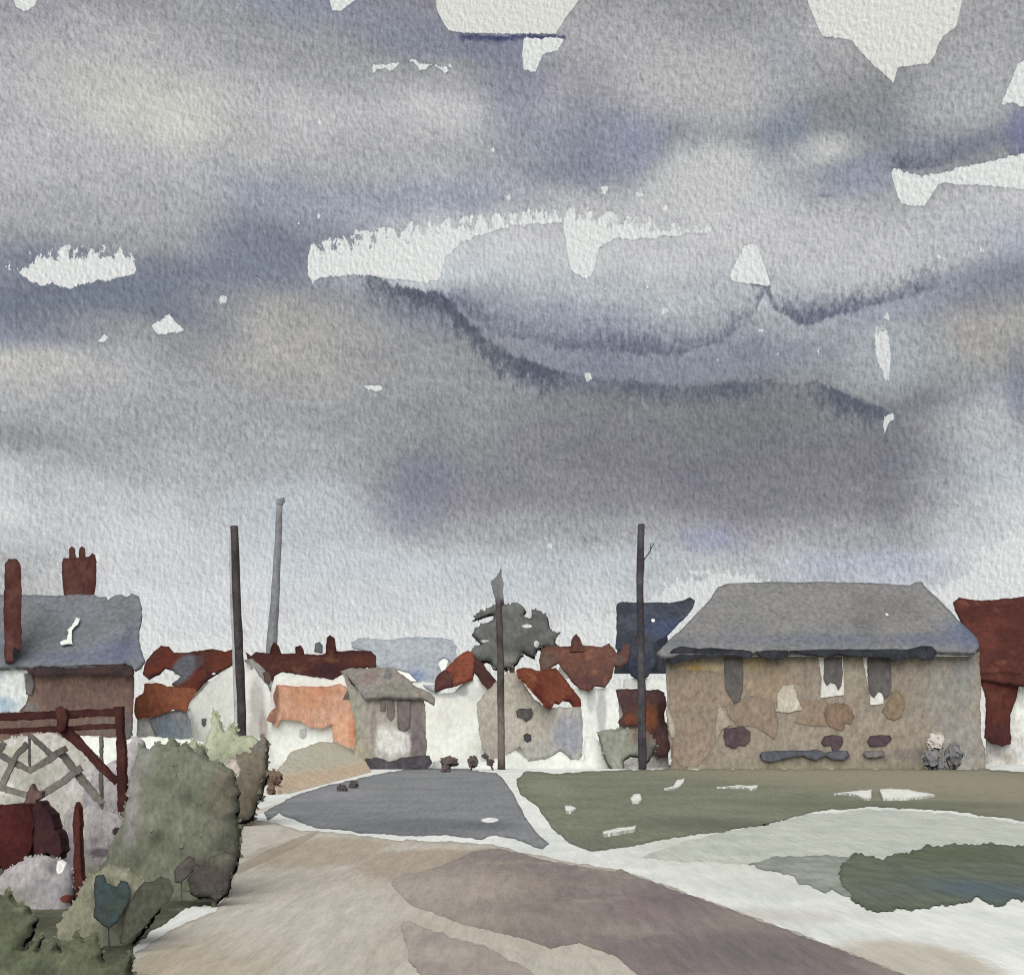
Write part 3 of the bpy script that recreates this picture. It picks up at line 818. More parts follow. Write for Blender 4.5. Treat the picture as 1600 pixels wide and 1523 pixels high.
# ---- long terrace with the dark red roof and three chimneys
Y = 78.0
h = thing("terrace", "long low terrace under a dark red roof with three stubby chimneys", "house", base_at(480, Y))
troof = wash("terrace_tile_wash", (72, 42, 36), (62, 36, 34), Y=78, size=44, contrast=.6, rim=.4, rimcol=(40, 20, 20), third=(86, 56, 44), spots=[(520, 1048, 44, 14, (54, 32, 36), .8, .5, .8), (422, 1062, 12, 10, (56, 34, 34), .8, .5, .7), (566, 1030, 22, 10, (84, 48, 40), .8, .5, .7)])
roof(h, [(384, 1018), (392, 1024), (400, 1018), (418, 1020), (470, 1021), (500, 1023), (524, 1016), (580, 1017), (588, 1024), (588, 1040), (582, 1048), (574, 1040), (556, 1042), (540, 1046), (526, 1060), (505, 1062), (478, 1060), (456, 1049), (440, 1048), (428, 1054), (424, 1068), (416, 1064), (408, 1054), (398, 1046), (388, 1036)],
     Y - .3, 1052, .8, [(412, 1046), (572, 1040), (572, 1028), (412, 1028)], troof, walls_white, jit=.8)
walls(h, [(424, 1056), (576, 1056), (578, foot(Y)), (424, foot(Y))], Y, walls_white, 5)
for q in ([(420, 1028), (424, 1010), (428, 1003), (436, 1010), (442, 1028)], [(460, 1030), (462, 1010), (470, 1008), (475, 1016), (476, 1030)], [(508, 1030), (511, 996), (516, 992), (523, 997), (526, 1016), (528, 1030)]):
    stack(h, q, 79.6, troof, .6, jit=.6)
stack(h, [(491, 1018), (492, 1005), (500, 1002), (505, 1008), (504, 1020)], 81.2, wash("grey_pot", (120, 126, 128), Y=80), .5, jit=.6)

# ---- orange house front below the terrace
Y = 68.0
h = thing("house", "low orange plaster house with a white lower wall below the long dark red terrace", "house", base_at(490, Y))
orp = wash("pale_orange_plaster", (190, 150, 128), (180, 136, 112), Y=68, size=44, contrast=.5, rim=.4, rimcol=(120, 74, 58), spots=[
    (430, 1092, 8, 36, (124, 90, 78), .5, .5, .9), (420, 1124, 14, 14, (136, 100, 88), .4, .6, .9), (538, 1150, 22, 40, (204, 160, 130), .8, .4, .8), (552, 1140, 9, 30, (176, 120, 92), .7, .6, .8), (486, 1095, 34, 18, (184, 134, 106), .8, .7, .8), (500, 1080, 50, 8, (176, 120, 90), .7, .8, .6)])
walls(h, [(432, 1070), (470, 1072), (515, 1072), (530, 1067), (546, 1076), (552, 1100), (556, 1130), (556, 1160), (552, 1182), (522, 1180), (520, 1150), (518, 1132), (500, 1138), (484, 1136), (470, 1126), (440, 1124), (432, 1136), (428, 1128), (416, 1126), (422, 1112), (430, 1104), (426, 1090)], Y, orp, .4, name="plaster_front")
walls(h, [(428, 1056), (440, 1050), (520, 1062), (545, 1050), (556, 1070), (556, foot(Y)), (424, foot(Y)), (424, 1080)], Y + .41, walls_white, 4)
panel(h, [(468, 1139), (478, 1138), (478, 1150), (473, 1154), (468, 1150)], Y + .35, wash("slot_pale", (178, 176, 176), Y=68), jit=.5)

# ---- grey barn
Y = 57.0
h = thing("barn", "weathered grey-brown barn with a hipped roof and streaked front beside the orange plaster", "barn", base_at(605, Y))
roof(h, [(532, 1048), (548, 1044), (590, 1043), (614, 1042), (632, 1056), (650, 1072), (672, 1082), (680, 1090), (678, 1100), (668, 1094), (656, 1089), (600, 1089), (572, 1090), (560, 1078), (548, 1064)],
     Y - .3, 1089, .9, [(570, 1084), (656, 1084), (612, 1052), (552, 1052)], wash("barn_roof_wash", (124, 120, 116), (130, 124, 114), Y=57, size=30, contrast=.6, rim=.4, rimcol=(84, 80, 78), spots=[(572, 1056, 18, 14, (126, 108, 106), .8, .5, .8), (625, 1076, 34, 14, (116, 116, 106), .8, .5, .8), (603, 1052, 8, 10, (104, 104, 106), .3, .6, .8)]), wash("barn_gable", (120, 116, 108), Y=57))
barnm = wash("barn_board_wash", (156, 150, 142), (146, 138, 130), Y=57, size=26, contrast=.6, rim=.35, spots=[
    (548, 1130, 26, 60, (152, 150, 136), .7, .4, .9), (556, 1180, 30, 30, (166, 158, 138), .8, .4, .9), (604, 1160, 26, 34, (214, 214, 208), .6, 1.3, .8), (628, 1160, 18, 26, (216, 216, 210), .5, 1.3, .8), (644, 1112, 24, 36, (122, 112, 110), .5, .4, .9), (654, 1160, 14, 46, (116, 108, 108), .4, .4, .95), (584, 1140, 6, 46, (138, 130, 122), .7, .6, .8)])
walls(h, [(536, 1052), (548, 1066), (570, 1090), (662, 1090), (666, 1120), (666, 1180), (666, foot(Y)), (556, foot(Y)), (552, 1180), (556, 1150), (554, 1120), (546, 1098), (542, 1072)], Y, barnm, 3.4, away=640)
for q in (rect(594, 1092, 603, 1110), [(605, 1092), (616, 1092), (616, 1120), (610, 1126), (605, 1118)], [(620, 1093), (642, 1094), (641, 1136), (632, 1142), (622, 1138)]):
    panel(h, q, Y - .06, wash("barn_window", (106, 98, 96), (118, 108, 106), Y=57, rim=.4), jit=.7)
b = MB()
b.slab([(572, 1186), (590, 1184), (606, 1190), (630, 1182), (672, 1180), (674, 1192), (664, 1203), (650, 1200), (630, 1205), (606, 1208), (592, 1202), (576, 1203), (570, 1196)], upright(Y - .5), .3, jit=1.6)
tag(b.build("hedge", wash("dark_plinth", (70, 68, 74), (86, 82, 86), Y=57, rim=.3, size=24)), "ragged dark hedge along the foot of the grey barn", "hedge")

# ---- pale slate roof behind
Y = 95.0
h = thing("house", "distant long house with a pale blue-grey slate roof behind barn and terrace", "house", base_at(640, Y))
roof(h, [(548, 1002), (560, 997), (600, 999), (640, 995), (690, 996), (706, 999), (712, 1010), (714, 1026), (706, 1034), (694, 1026), (684, 1034), (690, 1050), (690, 1066), (684, 1082), (668, 1076), (655, 1066), (640, 1050), (620, 1044), (596, 1048), (584, 1034), (580, 1018), (560, 1014), (550, 1010)],
     Y, 1075, 1.1, [(600, 1060), (690, 1060), (706, 1010), (600, 1010)], wash("pale_slate_wash", (158, 164, 168), (146, 152, 158), Y=95, size=50, contrast=.5, rim=.4, rimcol=(104, 110, 116), spots=[(650, 1055, 20, 16, (106, 122, 152), .8, .6, .8), (664, 1030, 40, 20, (146, 152, 158), .8, .5)]), walls_white)
walls(h, [(590, 1066), (700, 1066), (704, foot(Y)), (586, foot(Y))], Y + .3, walls_white, 5)

# ---- orange-red gabled roof on white house
Y = 70.0
h = thing("house", "white cottage under a bright orange-red peaked roof, right of the barn", "house", base_at(715, Y))
rr = wash("orange_tile_wash", (122, 68, 50), (106, 60, 46), Y=70, size=30, contrast=.5, rim=.45, rimcol=(60, 28, 26))
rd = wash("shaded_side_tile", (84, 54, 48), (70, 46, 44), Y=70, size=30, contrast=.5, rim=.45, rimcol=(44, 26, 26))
b = MB()
b.slab([(696, 1044), (714, 1028), (730, 1015), (740, 1020), (742, 1044), (738, 1060), (722, 1066), (710, 1070), (706, 1056)], through((732, 1016, 73), (700, 1050, 71), (722, 1066, 69.6)), .12, jit=.9)
b.build("roof", rr, h)
b = MB()
b.slab([(741, 1022), (752, 1034), (766, 1052), (780, 1070), (776, 1078), (764, 1076), (754, 1064), (748, 1054), (742, 1048)], through((741, 1018, 73.1), (778, 1076, 70.4), (748, 1056, 69.8)), .12, jit=.8)
b.build("roof", rd, h)
b = MB()
b.slab([(678, 1068), (682, 1056), (695, 1045), (706, 1058), (709, 1070), (690, 1076), (679, 1080)], through((695, 1044, 71.2), (678, 1074, 70), (709, 1070, 69.5)), .12, jit=.8)
b.build("porch_roof", rd, h)
walls(h, [(664, 1094), (680, 1088), (694, 1082), (708, 1082), (724, 1066), (740, 1058), (750, 1062), (764, 1078), (778, 1080), (780, foot(Y)), (662, foot(Y))], Y, wash("white_cottage_wall", WHITE, (218, 219, 211), Y=70, size=50, contrast=.4, grain=.4, rim=.25, rimcol=(160, 160, 158), spots=[(722, 1078, 12, 12, (150, 152, 156), .4, .9, .8), (700, 1085, 20, 7, (176, 178, 180), .6, .9, .8), (742, 1086, 14, 14, (196, 198, 198), .6, .9, .7), (696, 1120, 20, 30, (206, 206, 200), .8, .8, .8)]), 2.6)

# ---- beige gable cottage, red roof falling to the right
Y = 63.0
h = thing("house", "beige gable cottage with a red tiled roof sloping to the right, two small dark windows", "house", base_at(830, Y))
beige = wash("beige_plaster", (172, 166, 154), (180, 174, 164), Y=63, size=50, contrast=.4, rim=.4, rimcol=(120, 114, 106), spots=[
    (890, 1150, 34, 44, (146, 150, 162), .7, .5, .85), (840, 1175, 40, 22, (158, 158, 158), .8, .5, .7), (768, 1150, 26, 50, (160, 152, 142), .8, .5, .7), (850, 1090, 40, 30, (180, 176, 166), .8, .5), (775, 1180, 30, 18, (150, 142, 136), .8, .5, .6)])
walls(h, [(744, 1100), (760, 1080), (778, 1062), (792, 1050), (806, 1052), (816, 1064), (836, 1092), (858, 1112), (872, 1104), (908, 1104), (911, 1140), (910, 1180), (902, 1190), (890, 1182), (876, 1170), (862, 1180), (840, 1184), (822, 1188), (812, 1166), (796, 1176), (780, 1190), (762, 1188), (754, 1170), (748, 1140)], Y, beige, .5, name="gable_front")
walls(h, [(752, 1112), (780, 1072), (794, 1062), (830, 1098), (900, 1112), (904, foot(Y)), (752, foot(Y))], Y + .51, walls_white, 4.5, away=800)
pl = through((812, 1046, 62.6), (868, 1043, 67), (862, 1108, 62))
b = MB()
b.slab([(808, 1044), (820, 1042), (842, 1048), (856, 1046), (868, 1042), (880, 1056), (896, 1078), (908, 1092), (908, 1104), (900, 1104), (892, 1094), (882, 1092), (876, 1098), (868, 1096), (862, 1106), (852, 1100), (838, 1082), (824, 1066), (812, 1056)], pl, .16, jit=.8)
b.build("roof", wash("red_tile_wash", (122, 68, 50), (106, 56, 42), Y=63, size=30, contrast=.6, rim=.5, rimcol=(66, 28, 26), third=(138, 86, 62), spots=[(842, 1080, 10, 22, (92, 40, 32), .6, .5, .8), (900, 1094, 14, 14, (98, 44, 36), .7, .5, .7)]), h)
winm = wash("dark_window_wash", (96, 92, 90), (84, 80, 82), Y=63, rim=.4, size=20)
panel(h, [(806, 1110), (812, 1106), (822, 1107), (830, 1106), (833, 1114), (830, 1122), (822, 1128), (816, 1122), (808, 1120)], Y - .05, winm, jit=.5)
panel(h, [(818, 1148), (824, 1145), (830, 1148), (830, 1156), (824, 1160), (819, 1156)], Y - .05, wash("dark_window_small", (78, 74, 80), Y=63), jit=.4)

# ---- brown-roofed house
Y = 80.0
h = thing("house", "white house with a brown tiled roof and one chimney, right of the dark tree", "house", base_at(920, Y))
brn = wash("brown_tile_wash", (100, 68, 58), (88, 62, 56), Y=80, size=40, contrast=.5, rim=.4, rimcol=(56, 36, 34), third=(112, 78, 64), spots=[(856, 1030, 16, 22, (88, 74, 66), .7, .5, .8), (920, 1064, 30, 14, (78, 54, 54), .8, .5, .7), (972, 1030, 12, 12, (86, 72, 68), .7, .5, .8)])
roof(h, [(846, 1012), (860, 1010), (890, 1009), (912, 1008), (940, 1010), (952, 1005), (960, 1014), (966, 1022), (974, 1010), (982, 1004), (984, 1020), (980, 1036), (970, 1040), (960, 1038), (956, 1056), (946, 1072), (930, 1070), (920, 1078), (906, 1074), (892, 1062), (878, 1042), (872, 1034), (862, 1040), (854, 1048), (844, 1046), (842, 1030)],
     Y - .3, 1070, .9, [(892, 1050), (948, 1056), (948, 1020), (880, 1020)], brn, walls_white, jit=.9)
stack(h, [(890, 1018), (893, 998), (900, 990), (906, 996), (911, 1008), (913, 1018)], 82.5, brn, .6, jit=.6)
greystreak = wash("streaked_white_wall", WHITE, (214, 216, 212), Y=80, size=40, contrast=.5, grain=.45, rim=.3, rimcol=(150, 152, 152), spots=[(940, 1110, 9, 44, (170, 172, 172), .4, .9, .85), (924, 1095, 8, 22, (184, 186, 186), .4, .9, .8), (918, 1165, 6, 14, (160, 162, 164), .4, .8, .8)])
walls(h, [(890, 1076), (960, 1074), (1004, 1074), (1030, 1074), (1044, 1076), (1046, foot(Y)), (890, foot(Y))], Y, greystreak, 5)

# ---- black-blue slate roof beside the big house
Y = 86.0
h = thing("house", "house with a near-black blue slate roof behind the pole, left of the big house", "house", base_at(1010, Y))
blk = wash("blue_black_slate", (54, 56, 64), (66, 70, 80), Y=86, size=36, contrast=.6, rim=.4, rimcol=(26, 28, 36), spots=[(1052, 975, 40, 22, (62, 72, 98), .9, .5, .8), (1000, 1040, 30, 24, (44, 48, 62), .8, .5, .8), (1029, 962, 3, 3, WHITE, .1, .6)])
roof(h, [(964, 944), (972, 940), (1010, 941), (1050, 941), (1066, 938), (1078, 933), (1086, 938), (1082, 950), (1060, 975), (1040, 994), (1024, 1002), (1022, 1012), (1026, 1030), (1020, 1044), (1012, 1056), (998, 1061), (986, 1054), (980, 1036), (984, 1018), (962, 1012)],
     Y - .3, 1056, 1.3, [(986, 1040), (1016, 1040), (1036, 958), (972, 958)], blk, blk, jit=.8)
walls(h, [(974, 1060), (1062, 1060), (1064, foot(Y)), (970, foot(Y))], Y, walls_white, 5)

# ---- maroon shed
Y = 60.0
h = thing("shed", "rusty maroon brick shed squeezed between the pole and the big house", "shed", base_at(1005, Y))
walls(h, [(962, 1078), (980, 1076), (1028, 1077), (1038, 1082), (1042, 1100), (1036, 1124), (1048, 1136), (1050, 1160), (1044, 1180), (1030, 1184), (1018, 1176), (1012, 1150), (996, 1134), (972, 1134), (966, 1128), (974, 1116), (966, 1096)], Y, wash("rusty_brick_wash", (92, 70, 68), (80, 62, 62), Y=60, size=30, contrast=.5, rim=.5, rimcol=(46, 32, 34), spots=[(1012, 1120, 22, 26, (134, 84, 58), .8, 1.2, .9), (984, 1124, 14, 12, (120, 72, 50), .6, 1.3, .8), (1034, 1112, 8, 22, (70, 44, 40), .6, 1.2, .8), (1036, 1160, 14, 22, (104, 78, 76), .7, .6, .8)]), .4, name="brick_front")
walls(h, [(966, 1086), (1036, 1086), (1046, foot(Y)), (970, foot(Y))], Y + .41, wash("shed_pale_side", (196, 196, 190), (170, 164, 158), Y=60, rim=.3), 2.5)

# ---- the big hipped house
Y = 57.0
h = thing("house", "large tan two-storey house with a grey hipped roof and black gutter behind the green", "house", base_at(1285, Y))
pl = pitched(Y - .5, 1018, .9)
bigroof = wash("grey_hip_slate", (114, 114, 114), (122, 121, 120), Y=59, size=70, contrast=.4, rim=.45, rimcol=(58, 60, 66), spots=[
    (1500, 995, 50, 32, (88, 98, 122), .9, .5, .85), (1430, 1004, 50, 14, (88, 94, 116), .9, .6, .6), (1280, 1004, 260, 16, (98, 102, 112), .9, .5, .7), (1390, 950, 60, 34, (104, 102, 102), .9, .8, .6), (1250, 945, 90, 22, (122, 121, 118), .9, .6, .6), (1050, 1010, 30, 14, (96, 100, 108), .9, .5, .6), (1385, 960, 2.5, 2.5, (220, 221, 218), .1, .3), (1345, 975, 26, 22, (98, 97, 97), .9, .9, .6)])
b = MB()
b.slab([(1026, 1020), (1046, 1000), (1075, 972), (1108, 938), (1122, 916), (1140, 911), (1200, 909), (1300, 909), (1380, 911), (1422, 915), (1430, 909), (1440, 909), (1470, 940), (1502, 972), (1526, 996), (1530, 1010), (1524, 1020), (1464, 1018), (1300, 1018), (1060, 1022), (1044, 1026), (1032, 1025)], pl, .14, jit=.8)
b.build("roof", bigroof, h)
L = MB()
el, er, r1, r0 = [pl.hit(*c) - Vector((0, 0, .25)) for c in ((1038, 1018), (1520, 1018), (1436, 914), (1130, 914))]
yb = 2 * r0.y - el.y
L.solid([el, er, r1, r0, (el.x + (yb - el.y) * .15, yb, el.z), (er.x + (yb - er.y) * .2, yb, er.z)], [(0, 1, 2, 3), (3, 2, 5, 4), (0, 3, 4), (1, 5, 2), (0, 4, 5, 1)])
L.build("roof", bigroof, h)
bigwall = wash("tan_plaster_wash", (150, 141, 129), (143, 133, 122), Y=57, size=90, contrast=.5, rim=.4, rimcol=(104, 96, 86), spots=[
    (1480, 1080, 50, 60, (144, 141, 134), .9, .5, .9), (1300, 1198, 270, 14, (142, 137, 118), .9, .5, .9), (1260, 1150, 200, 26, (150, 143, 127), .9, .6, .7), (1505, 1050, 24, 60, (134, 134, 134), .8, .5, .7), (1330, 1060, 26, 30, (158, 152, 134), .8, .5, .7), (1200, 1070, 60, 40, (152, 134, 112), .8, .6, .7), 
    (1092, 1042, 44, 9, (180, 160, 120), .8, .8, .8), (1086, 1045, 14, 7, (168, 130, 62), .9, .8, .7), (1178, 1034, 24, 14, (160, 144, 104), .9, .7, .6), 
     (1060, 1178, 34, 20, (136, 108, 94), .8, .5, .7),
    (1500, 1150, 40, 40, (150, 148, 146), .9, .6, .8), (1412, 1178, 40, 10, (126, 120, 116), .6, .6, .8), (1500, 1190, 40, 20, (158, 156, 154), .9, .6, .8),  (1384, 1165, 30, 20, (150, 140, 122), .9, .5, .5), (1463, 1150, 9, 9, (196, 184, 170), .6, .8, .7)])
walls(h, [(1040, 1028), (1060, 1022), (1530, 1018), (1533, 1080), (1532, 1150), (1540, 1170), (1540, foot(Y)), (1048, foot(Y)), (1050, 1190), (1044, 1150), (1042, 1090)], Y, bigwall, 6.0, away=1050)
b = MB()
b.slab([(1042, 1026), (1052, 1013), (1066, 1009), (1090, 1013), (1118, 1012), (1160, 1015), (1174, 1018), (1176, 1024), (1168, 1030), (1150, 1024), (1100, 1027), (1070, 1032), (1050, 1038), (1042, 1034)], upright(Y - .62), .2, jit=.7)
b.slab([(1180, 1017), (1210, 1015), (1232, 1016), (1232, 1022), (1222, 1030), (1206, 1030), (1190, 1026)], upright(Y - .62), .2, jit=.6)
b.slab([(1234, 1016), (1270, 1015), (1278, 1014), (1360, 1014), (1420, 1014), (1440, 1008), (1456, 1010), (1464, 1018), (1458, 1030), (1444, 1031), (1430, 1026), (1412, 1030), (1398, 1034), (1388, 1028), (1350, 1026), (1310, 1022), (1290, 1026), (1274, 1022), (1234, 1018)], upright(Y - .62), .2, jit=.6)
b.build("gutter", wash("black_gutter_wash", (48, 50, 56), (62, 64, 70), Y=57, size=24, rim=.4, rimcol=(24, 26, 32)), h)
patch_off = 0.0
for q, c0, kk in (([(1046, 1060), (1056, 1048), (1080, 1046), (1116, 1050), (1150, 1056), (1152, 1100), (1122, 1106), (1120, 1140), (1117, 1164), (1104, 1184), (1090, 1196), (1066, 1198), (1052, 1184), (1050, 1150), (1046, 1120)], (149, 134, 120), .2),
                  ([(1132, 1104), (1170, 1086), (1212, 1096), (1213, 1116), (1216, 1130), (1210, 1157), (1196, 1146), (1182, 1136), (1168, 1134), (1150, 1134), (1140, 1120)], (144, 129, 115), .28),
                  ([(1254, 1092), (1290, 1094), (1300, 1102), (1302, 1128), (1290, 1134), (1268, 1134), (1240, 1128), (1250, 1112)], (146, 130, 114), .1),
                  ([(1290, 1104), (1304, 1097), (1318, 1098), (1330, 1106), (1336, 1118), (1330, 1130), (1322, 1130), (1318, 1142), (1306, 1140), (1294, 1132), (1288, 1116)], (134, 113, 97), .4),
                  ([(1392, 1080), (1404, 1080), (1413, 1090), (1414, 1106), (1408, 1120), (1398, 1126), (1386, 1120), (1378, 1110), (1384, 1100), (1390, 1090)], (138, 123, 103), .4),
                  ([(1212, 1112), (1214, 1084), (1224, 1071), (1240, 1069), (1244, 1082), (1253, 1108), (1232, 1112)], (196, 189, 175), .3),
                  ([(1040, 1108), (1046, 1108), (1054, 1132), (1055, 1152), (1048, 1154), (1044, 1130)], (176, 168, 154), .3),
                  ([(1120, 1108), (1126, 1105), (1134, 1118), (1144, 1132), (1128, 1140), (1118, 1160)], (166, 156, 143), .2)):
    patch_off += .006
    panel(h, q, Y - .012 - patch_off, wash("plaster_patch_wash_%d" % c0[0], c0, mul(c0, .95), Y=57, size=40, rim=kk), name="plaster_patch", thick=.01, jit=1.2)
wg = wash("upper_pane_wash", (104, 100, 98), (94, 90, 90), Y=57, size=26, rim=.45, rimcol=(58, 54, 56))
wf = wash("white_sash", (222, 222, 216), (210, 210, 204), Y=57, rim=.25, rimcol=(140, 138, 132), grain=.6)
panel(h, [(1131, 1026), (1160, 1027), (1162, 1050), (1160, 1078), (1157, 1094), (1148, 1099), (1142, 1090), (1134, 1078), (1132, 1054)], Y - .06, wg, jit=.7)
w = panel(h, [(1278, 1026), (1318, 1022), (1318, 1086), (1282, 1090), (1284, 1060)], Y - .05, wf, jit=.6)
panel(w, [(1288, 1028), (1300, 1024), (1315, 1026), (1317, 1050), (1316, 1070), (1310, 1078), (1306, 1068), (1298, 1066), (1292, 1070), (1287, 1062)], Y - .09, wg, name="pane", jit=.7)
w = panel(h, [(1348, 1026), (1376, 1028), (1382, 1070), (1380, 1099), (1360, 1101), (1358, 1078), (1352, 1050)], Y - .05, wf, jit=.6)
panel(w, [(1356, 1028), (1384, 1026), (1391, 1034), (1393, 1070), (1390, 1086), (1382, 1092), (1378, 1082), (1372, 1080), (1366, 1090), (1360, 1084), (1355, 1060)], Y - .09, wg, name="pane", jit=.7)
lw = wash("plum_window_wash", (92, 78, 80), (82, 70, 76), Y=57, size=20, rim=.5, rimcol=(48, 38, 44))
panel(h, [(1132, 1137), (1150, 1136), (1160, 1134), (1172, 1142), (1172, 1156), (1164, 1166), (1156, 1164), (1148, 1170), (1134, 1164), (1131, 1150)], Y - .06, lw, jit=.7)
panel(h, [(1284, 1160), (1288, 1150), (1302, 1147), (1316, 1150), (1318, 1160), (1310, 1172), (1302, 1174), (1298, 1164), (1288, 1166)], Y - .06, lw, jit=.6)
panel(h, [(1355, 1158), (1360, 1150), (1376, 1148), (1390, 1148), (1394, 1154), (1384, 1165), (1372, 1166), (1360, 1166)], Y - .06, lw, jit=.6)
trough = wash("slate_blue_ledge", (88, 90, 98), (100, 102, 108), Y=56, size=24, rim=.5, rimcol=(50, 52, 60))
panel(h, [(1188, 1178), (1192, 1173), (1230, 1173), (1262, 1172), (1276, 1170), (1288, 1175), (1296, 1175), (1308, 1172), (1324, 1173), (1328, 1180), (1318, 1187), (1300, 1186), (1290, 1180), (1276, 1187), (1262, 1184), (1254, 1180), (1230, 1184), (1202, 1190), (1190, 1186)], Y - .22, trough, name="ledge", jit=.6, thick=.21)
panel(h, [(1350, 1178), (1354, 1173), (1380, 1173), (1384, 1180), (1372, 1183), (1354, 1183)], Y - .22, wash("pale_ledge", (128, 126, 124), (116, 114, 114), Y=56, rim=.5), name="ledge", jit=.5, thick=.21)

# ---- dark red house at the right edge
Y = 66.0
h = thing("house", "tall dark red brick house cut by the right edge beyond the big tan house", "house", base_at(1560, Y))
rb = wash("dark_red_brick_wash", (84, 48, 42), (72, 40, 36), Y=66, size=50, contrast=.6, rim=.4, rimcol=(40, 22, 22), third=(94, 58, 48), spots=[(1512, 985, 20, 30, (48, 44, 50), .7, .5, .9), (1558, 1148, 26, 22, (66, 40, 44), .8, .5, .7)])
roof(h, [(1489, 940), (1498, 933), (1512, 936), (1530, 938), (1560, 936), (1600, 932), (1760, 932), (1760, 1070), (1600, 1070), (1530, 1060), (1528, 1020), (1518, 992), (1502, 968), (1494, 954)],
     Y - .3, 1064, 1.1, [(1536, 1050), (1760, 1050), (1760, 950), (1510, 950)], rb, rb, jit=1.0)
walls(h, [(1530, 1050), (1596, 1050), (1597, 1062), (1590, 1078), (1586, 1096), (1580, 1116), (1578, 1140), (1580, 1162), (1566, 1166), (1548, 1162), (1538, 1152), (1540, 1120), (1540, 1090), (1532, 1066)], Y, rb, .5, name="brick_front")
walls(h, [(1540, 1064), (1760, 1064), (1760, foot(Y)), (1540, foot(Y))], Y + .51, wash("smudged_white_wall", WHITE, (208, 209, 205), Y=66, size=50, rim=.2, spots=[
    (1556, 1172, 30, 16, (170, 166, 164), .9, .7, .9), (1580, 1185, 22, 12, (160, 150, 138), .9, .9, .8), (1545, 1190, 16, 14, (158, 152, 146), .9, .8, .8), (1596, 1150, 12, 30, (196, 192, 188), .9, .8, .7)]), 5)

# ---- white garden wall before the beige cottage
b = MB()
b.slab([(676, 1190), (690, 1186), (720, 1188), (760, 1190), (790, 1180), (806, 1172), (826, 1190), (850, 1186), (876, 1174), (892, 1188), (912, 1186), (914, 1150), (926, 1150), (940, 1160), (960, 1170), (970, 1172), (974, 1194), (1000, 1194), (1000, foot(58)), (676, foot(58))], upright(58), .3, jit=1.2)
tag(b.build("garden_wall", walls_white), "ragged white garden wall at the foot of the beige gable cottage", "wall")


# ------------------------------------------------------------------ poles
def pole(label, pts, Y, w, mat, group="utility poles", extra=None):
    t = thing("utility_pole", label, "pole", base_at(pts[-1][0], Y), group)
    b = MB()
    n = 16
    P3, R = [], []
    for i in range(n + 1):
        f = i / n * (len(pts) - 1)
        k = min(int(f), len(pts) - 2)
        q = f - k
        x = pts[k][0] * (1 - q) + pts[k + 1][0] * q + rng.uniform(-.5, .5)
        y = pts[k][1] * (1 - q) + pts[k + 1][1] * q
        P3.append(P(x, y, Y))
        R.append((w[0] * (1 - i / n) + w[1] * i / n) * Y / F / 2 * rng.uniform(.93, 1.07))
    b.tube(P3, R, 10)
    b.build("shaft", mat, t, smooth=True)
    if extra:
        extra(t)
    return t


pm = wash("tarred_wood", (62, 56, 57), (76, 70, 70), Y=25, size=30, contrast=.6, rim=0)
pole("dark tarred pole leaning in the left hedge, thickest of the poles", [(366, 822), (370, 930), (375, 1050), (378, 1132), (380, 1262)], 25, (13, 15), pm)
pole("pale grey pole standing close behind the dark leaning pole", [(360, 836), (364, 950), (370, 1060), (374, foot(38))], 38, (5, 14), wash("pale_pole_wash", (164, 165, 166), (150, 150, 152), Y=38, rim=0))
gp = wash("misty_grey_pole", (132, 133, 136), (124, 124, 128), Y=84, size=40, rim=0)


def hook(t):
    b = MB()
    b.tube([P(437, 788, 84), P(438, 782, 84), P(441, 781, 84), P(442, 785, 84)], [.28, .27, .25, .2], 8)
    b.build("cap", gp, t)


pole("misty grey mast leaning behind the long dark red terrace roof", [(437, 786), (434, 860), (430, 940), (424, 1010), (418, foot(84))], 84, (9, 19), gp, extra=hook)
p3 = wash("brown_pole_wash", (66, 60, 60), (84, 78, 76), Y=56, size=40, contrast=.6, rim=0, spots=[(783, 1150, 20, 60, (122, 112, 106), .8, .3, .8), (780, 915, 20, 26, (120, 120, 122), .5, .4, .95)])


def flame(t):
    b = MB()
    b.slab([(780, 948), (774, 938), (770, 925), (768, 908), (774, 902), (778, 896), (783, 887), (784, 900), (787, 908), (786, 925), (788, 945)], upright(56.0), .18, jit=.6, step=3)
    b.build("finial", p3, t)


pole("brown pole with a flame-shaped tip before the beige gable cottage", [(779, 938), (781, 1000), (783, 1100), (784, 1204)], 56, (10, 12), p3, extra=flame)
p4 = wash("black_pole_wash", (64, 60, 64), (82, 80, 84), Y=56, size=40, contrast=.6, rim=0)


def stay(t):
    b = MB()
    b.tube([P(1005, 876, 56), P(1014, 864, 56), P(1022, 848, 56)], [.03, .028, .025], 6)
    b.tube([P(1016, 862, 56), P(1017, 848, 56)], [.025, .02], 6)
    b.build("stay", p4, t)


pole("thin dark pole with a small stay at its top, left of the big tan house", [(1002, 819), (1000, 900), (1001, 1000), (1003, 1100), (1004, 1203)], 56, (11, 13), p4, extra=stay)


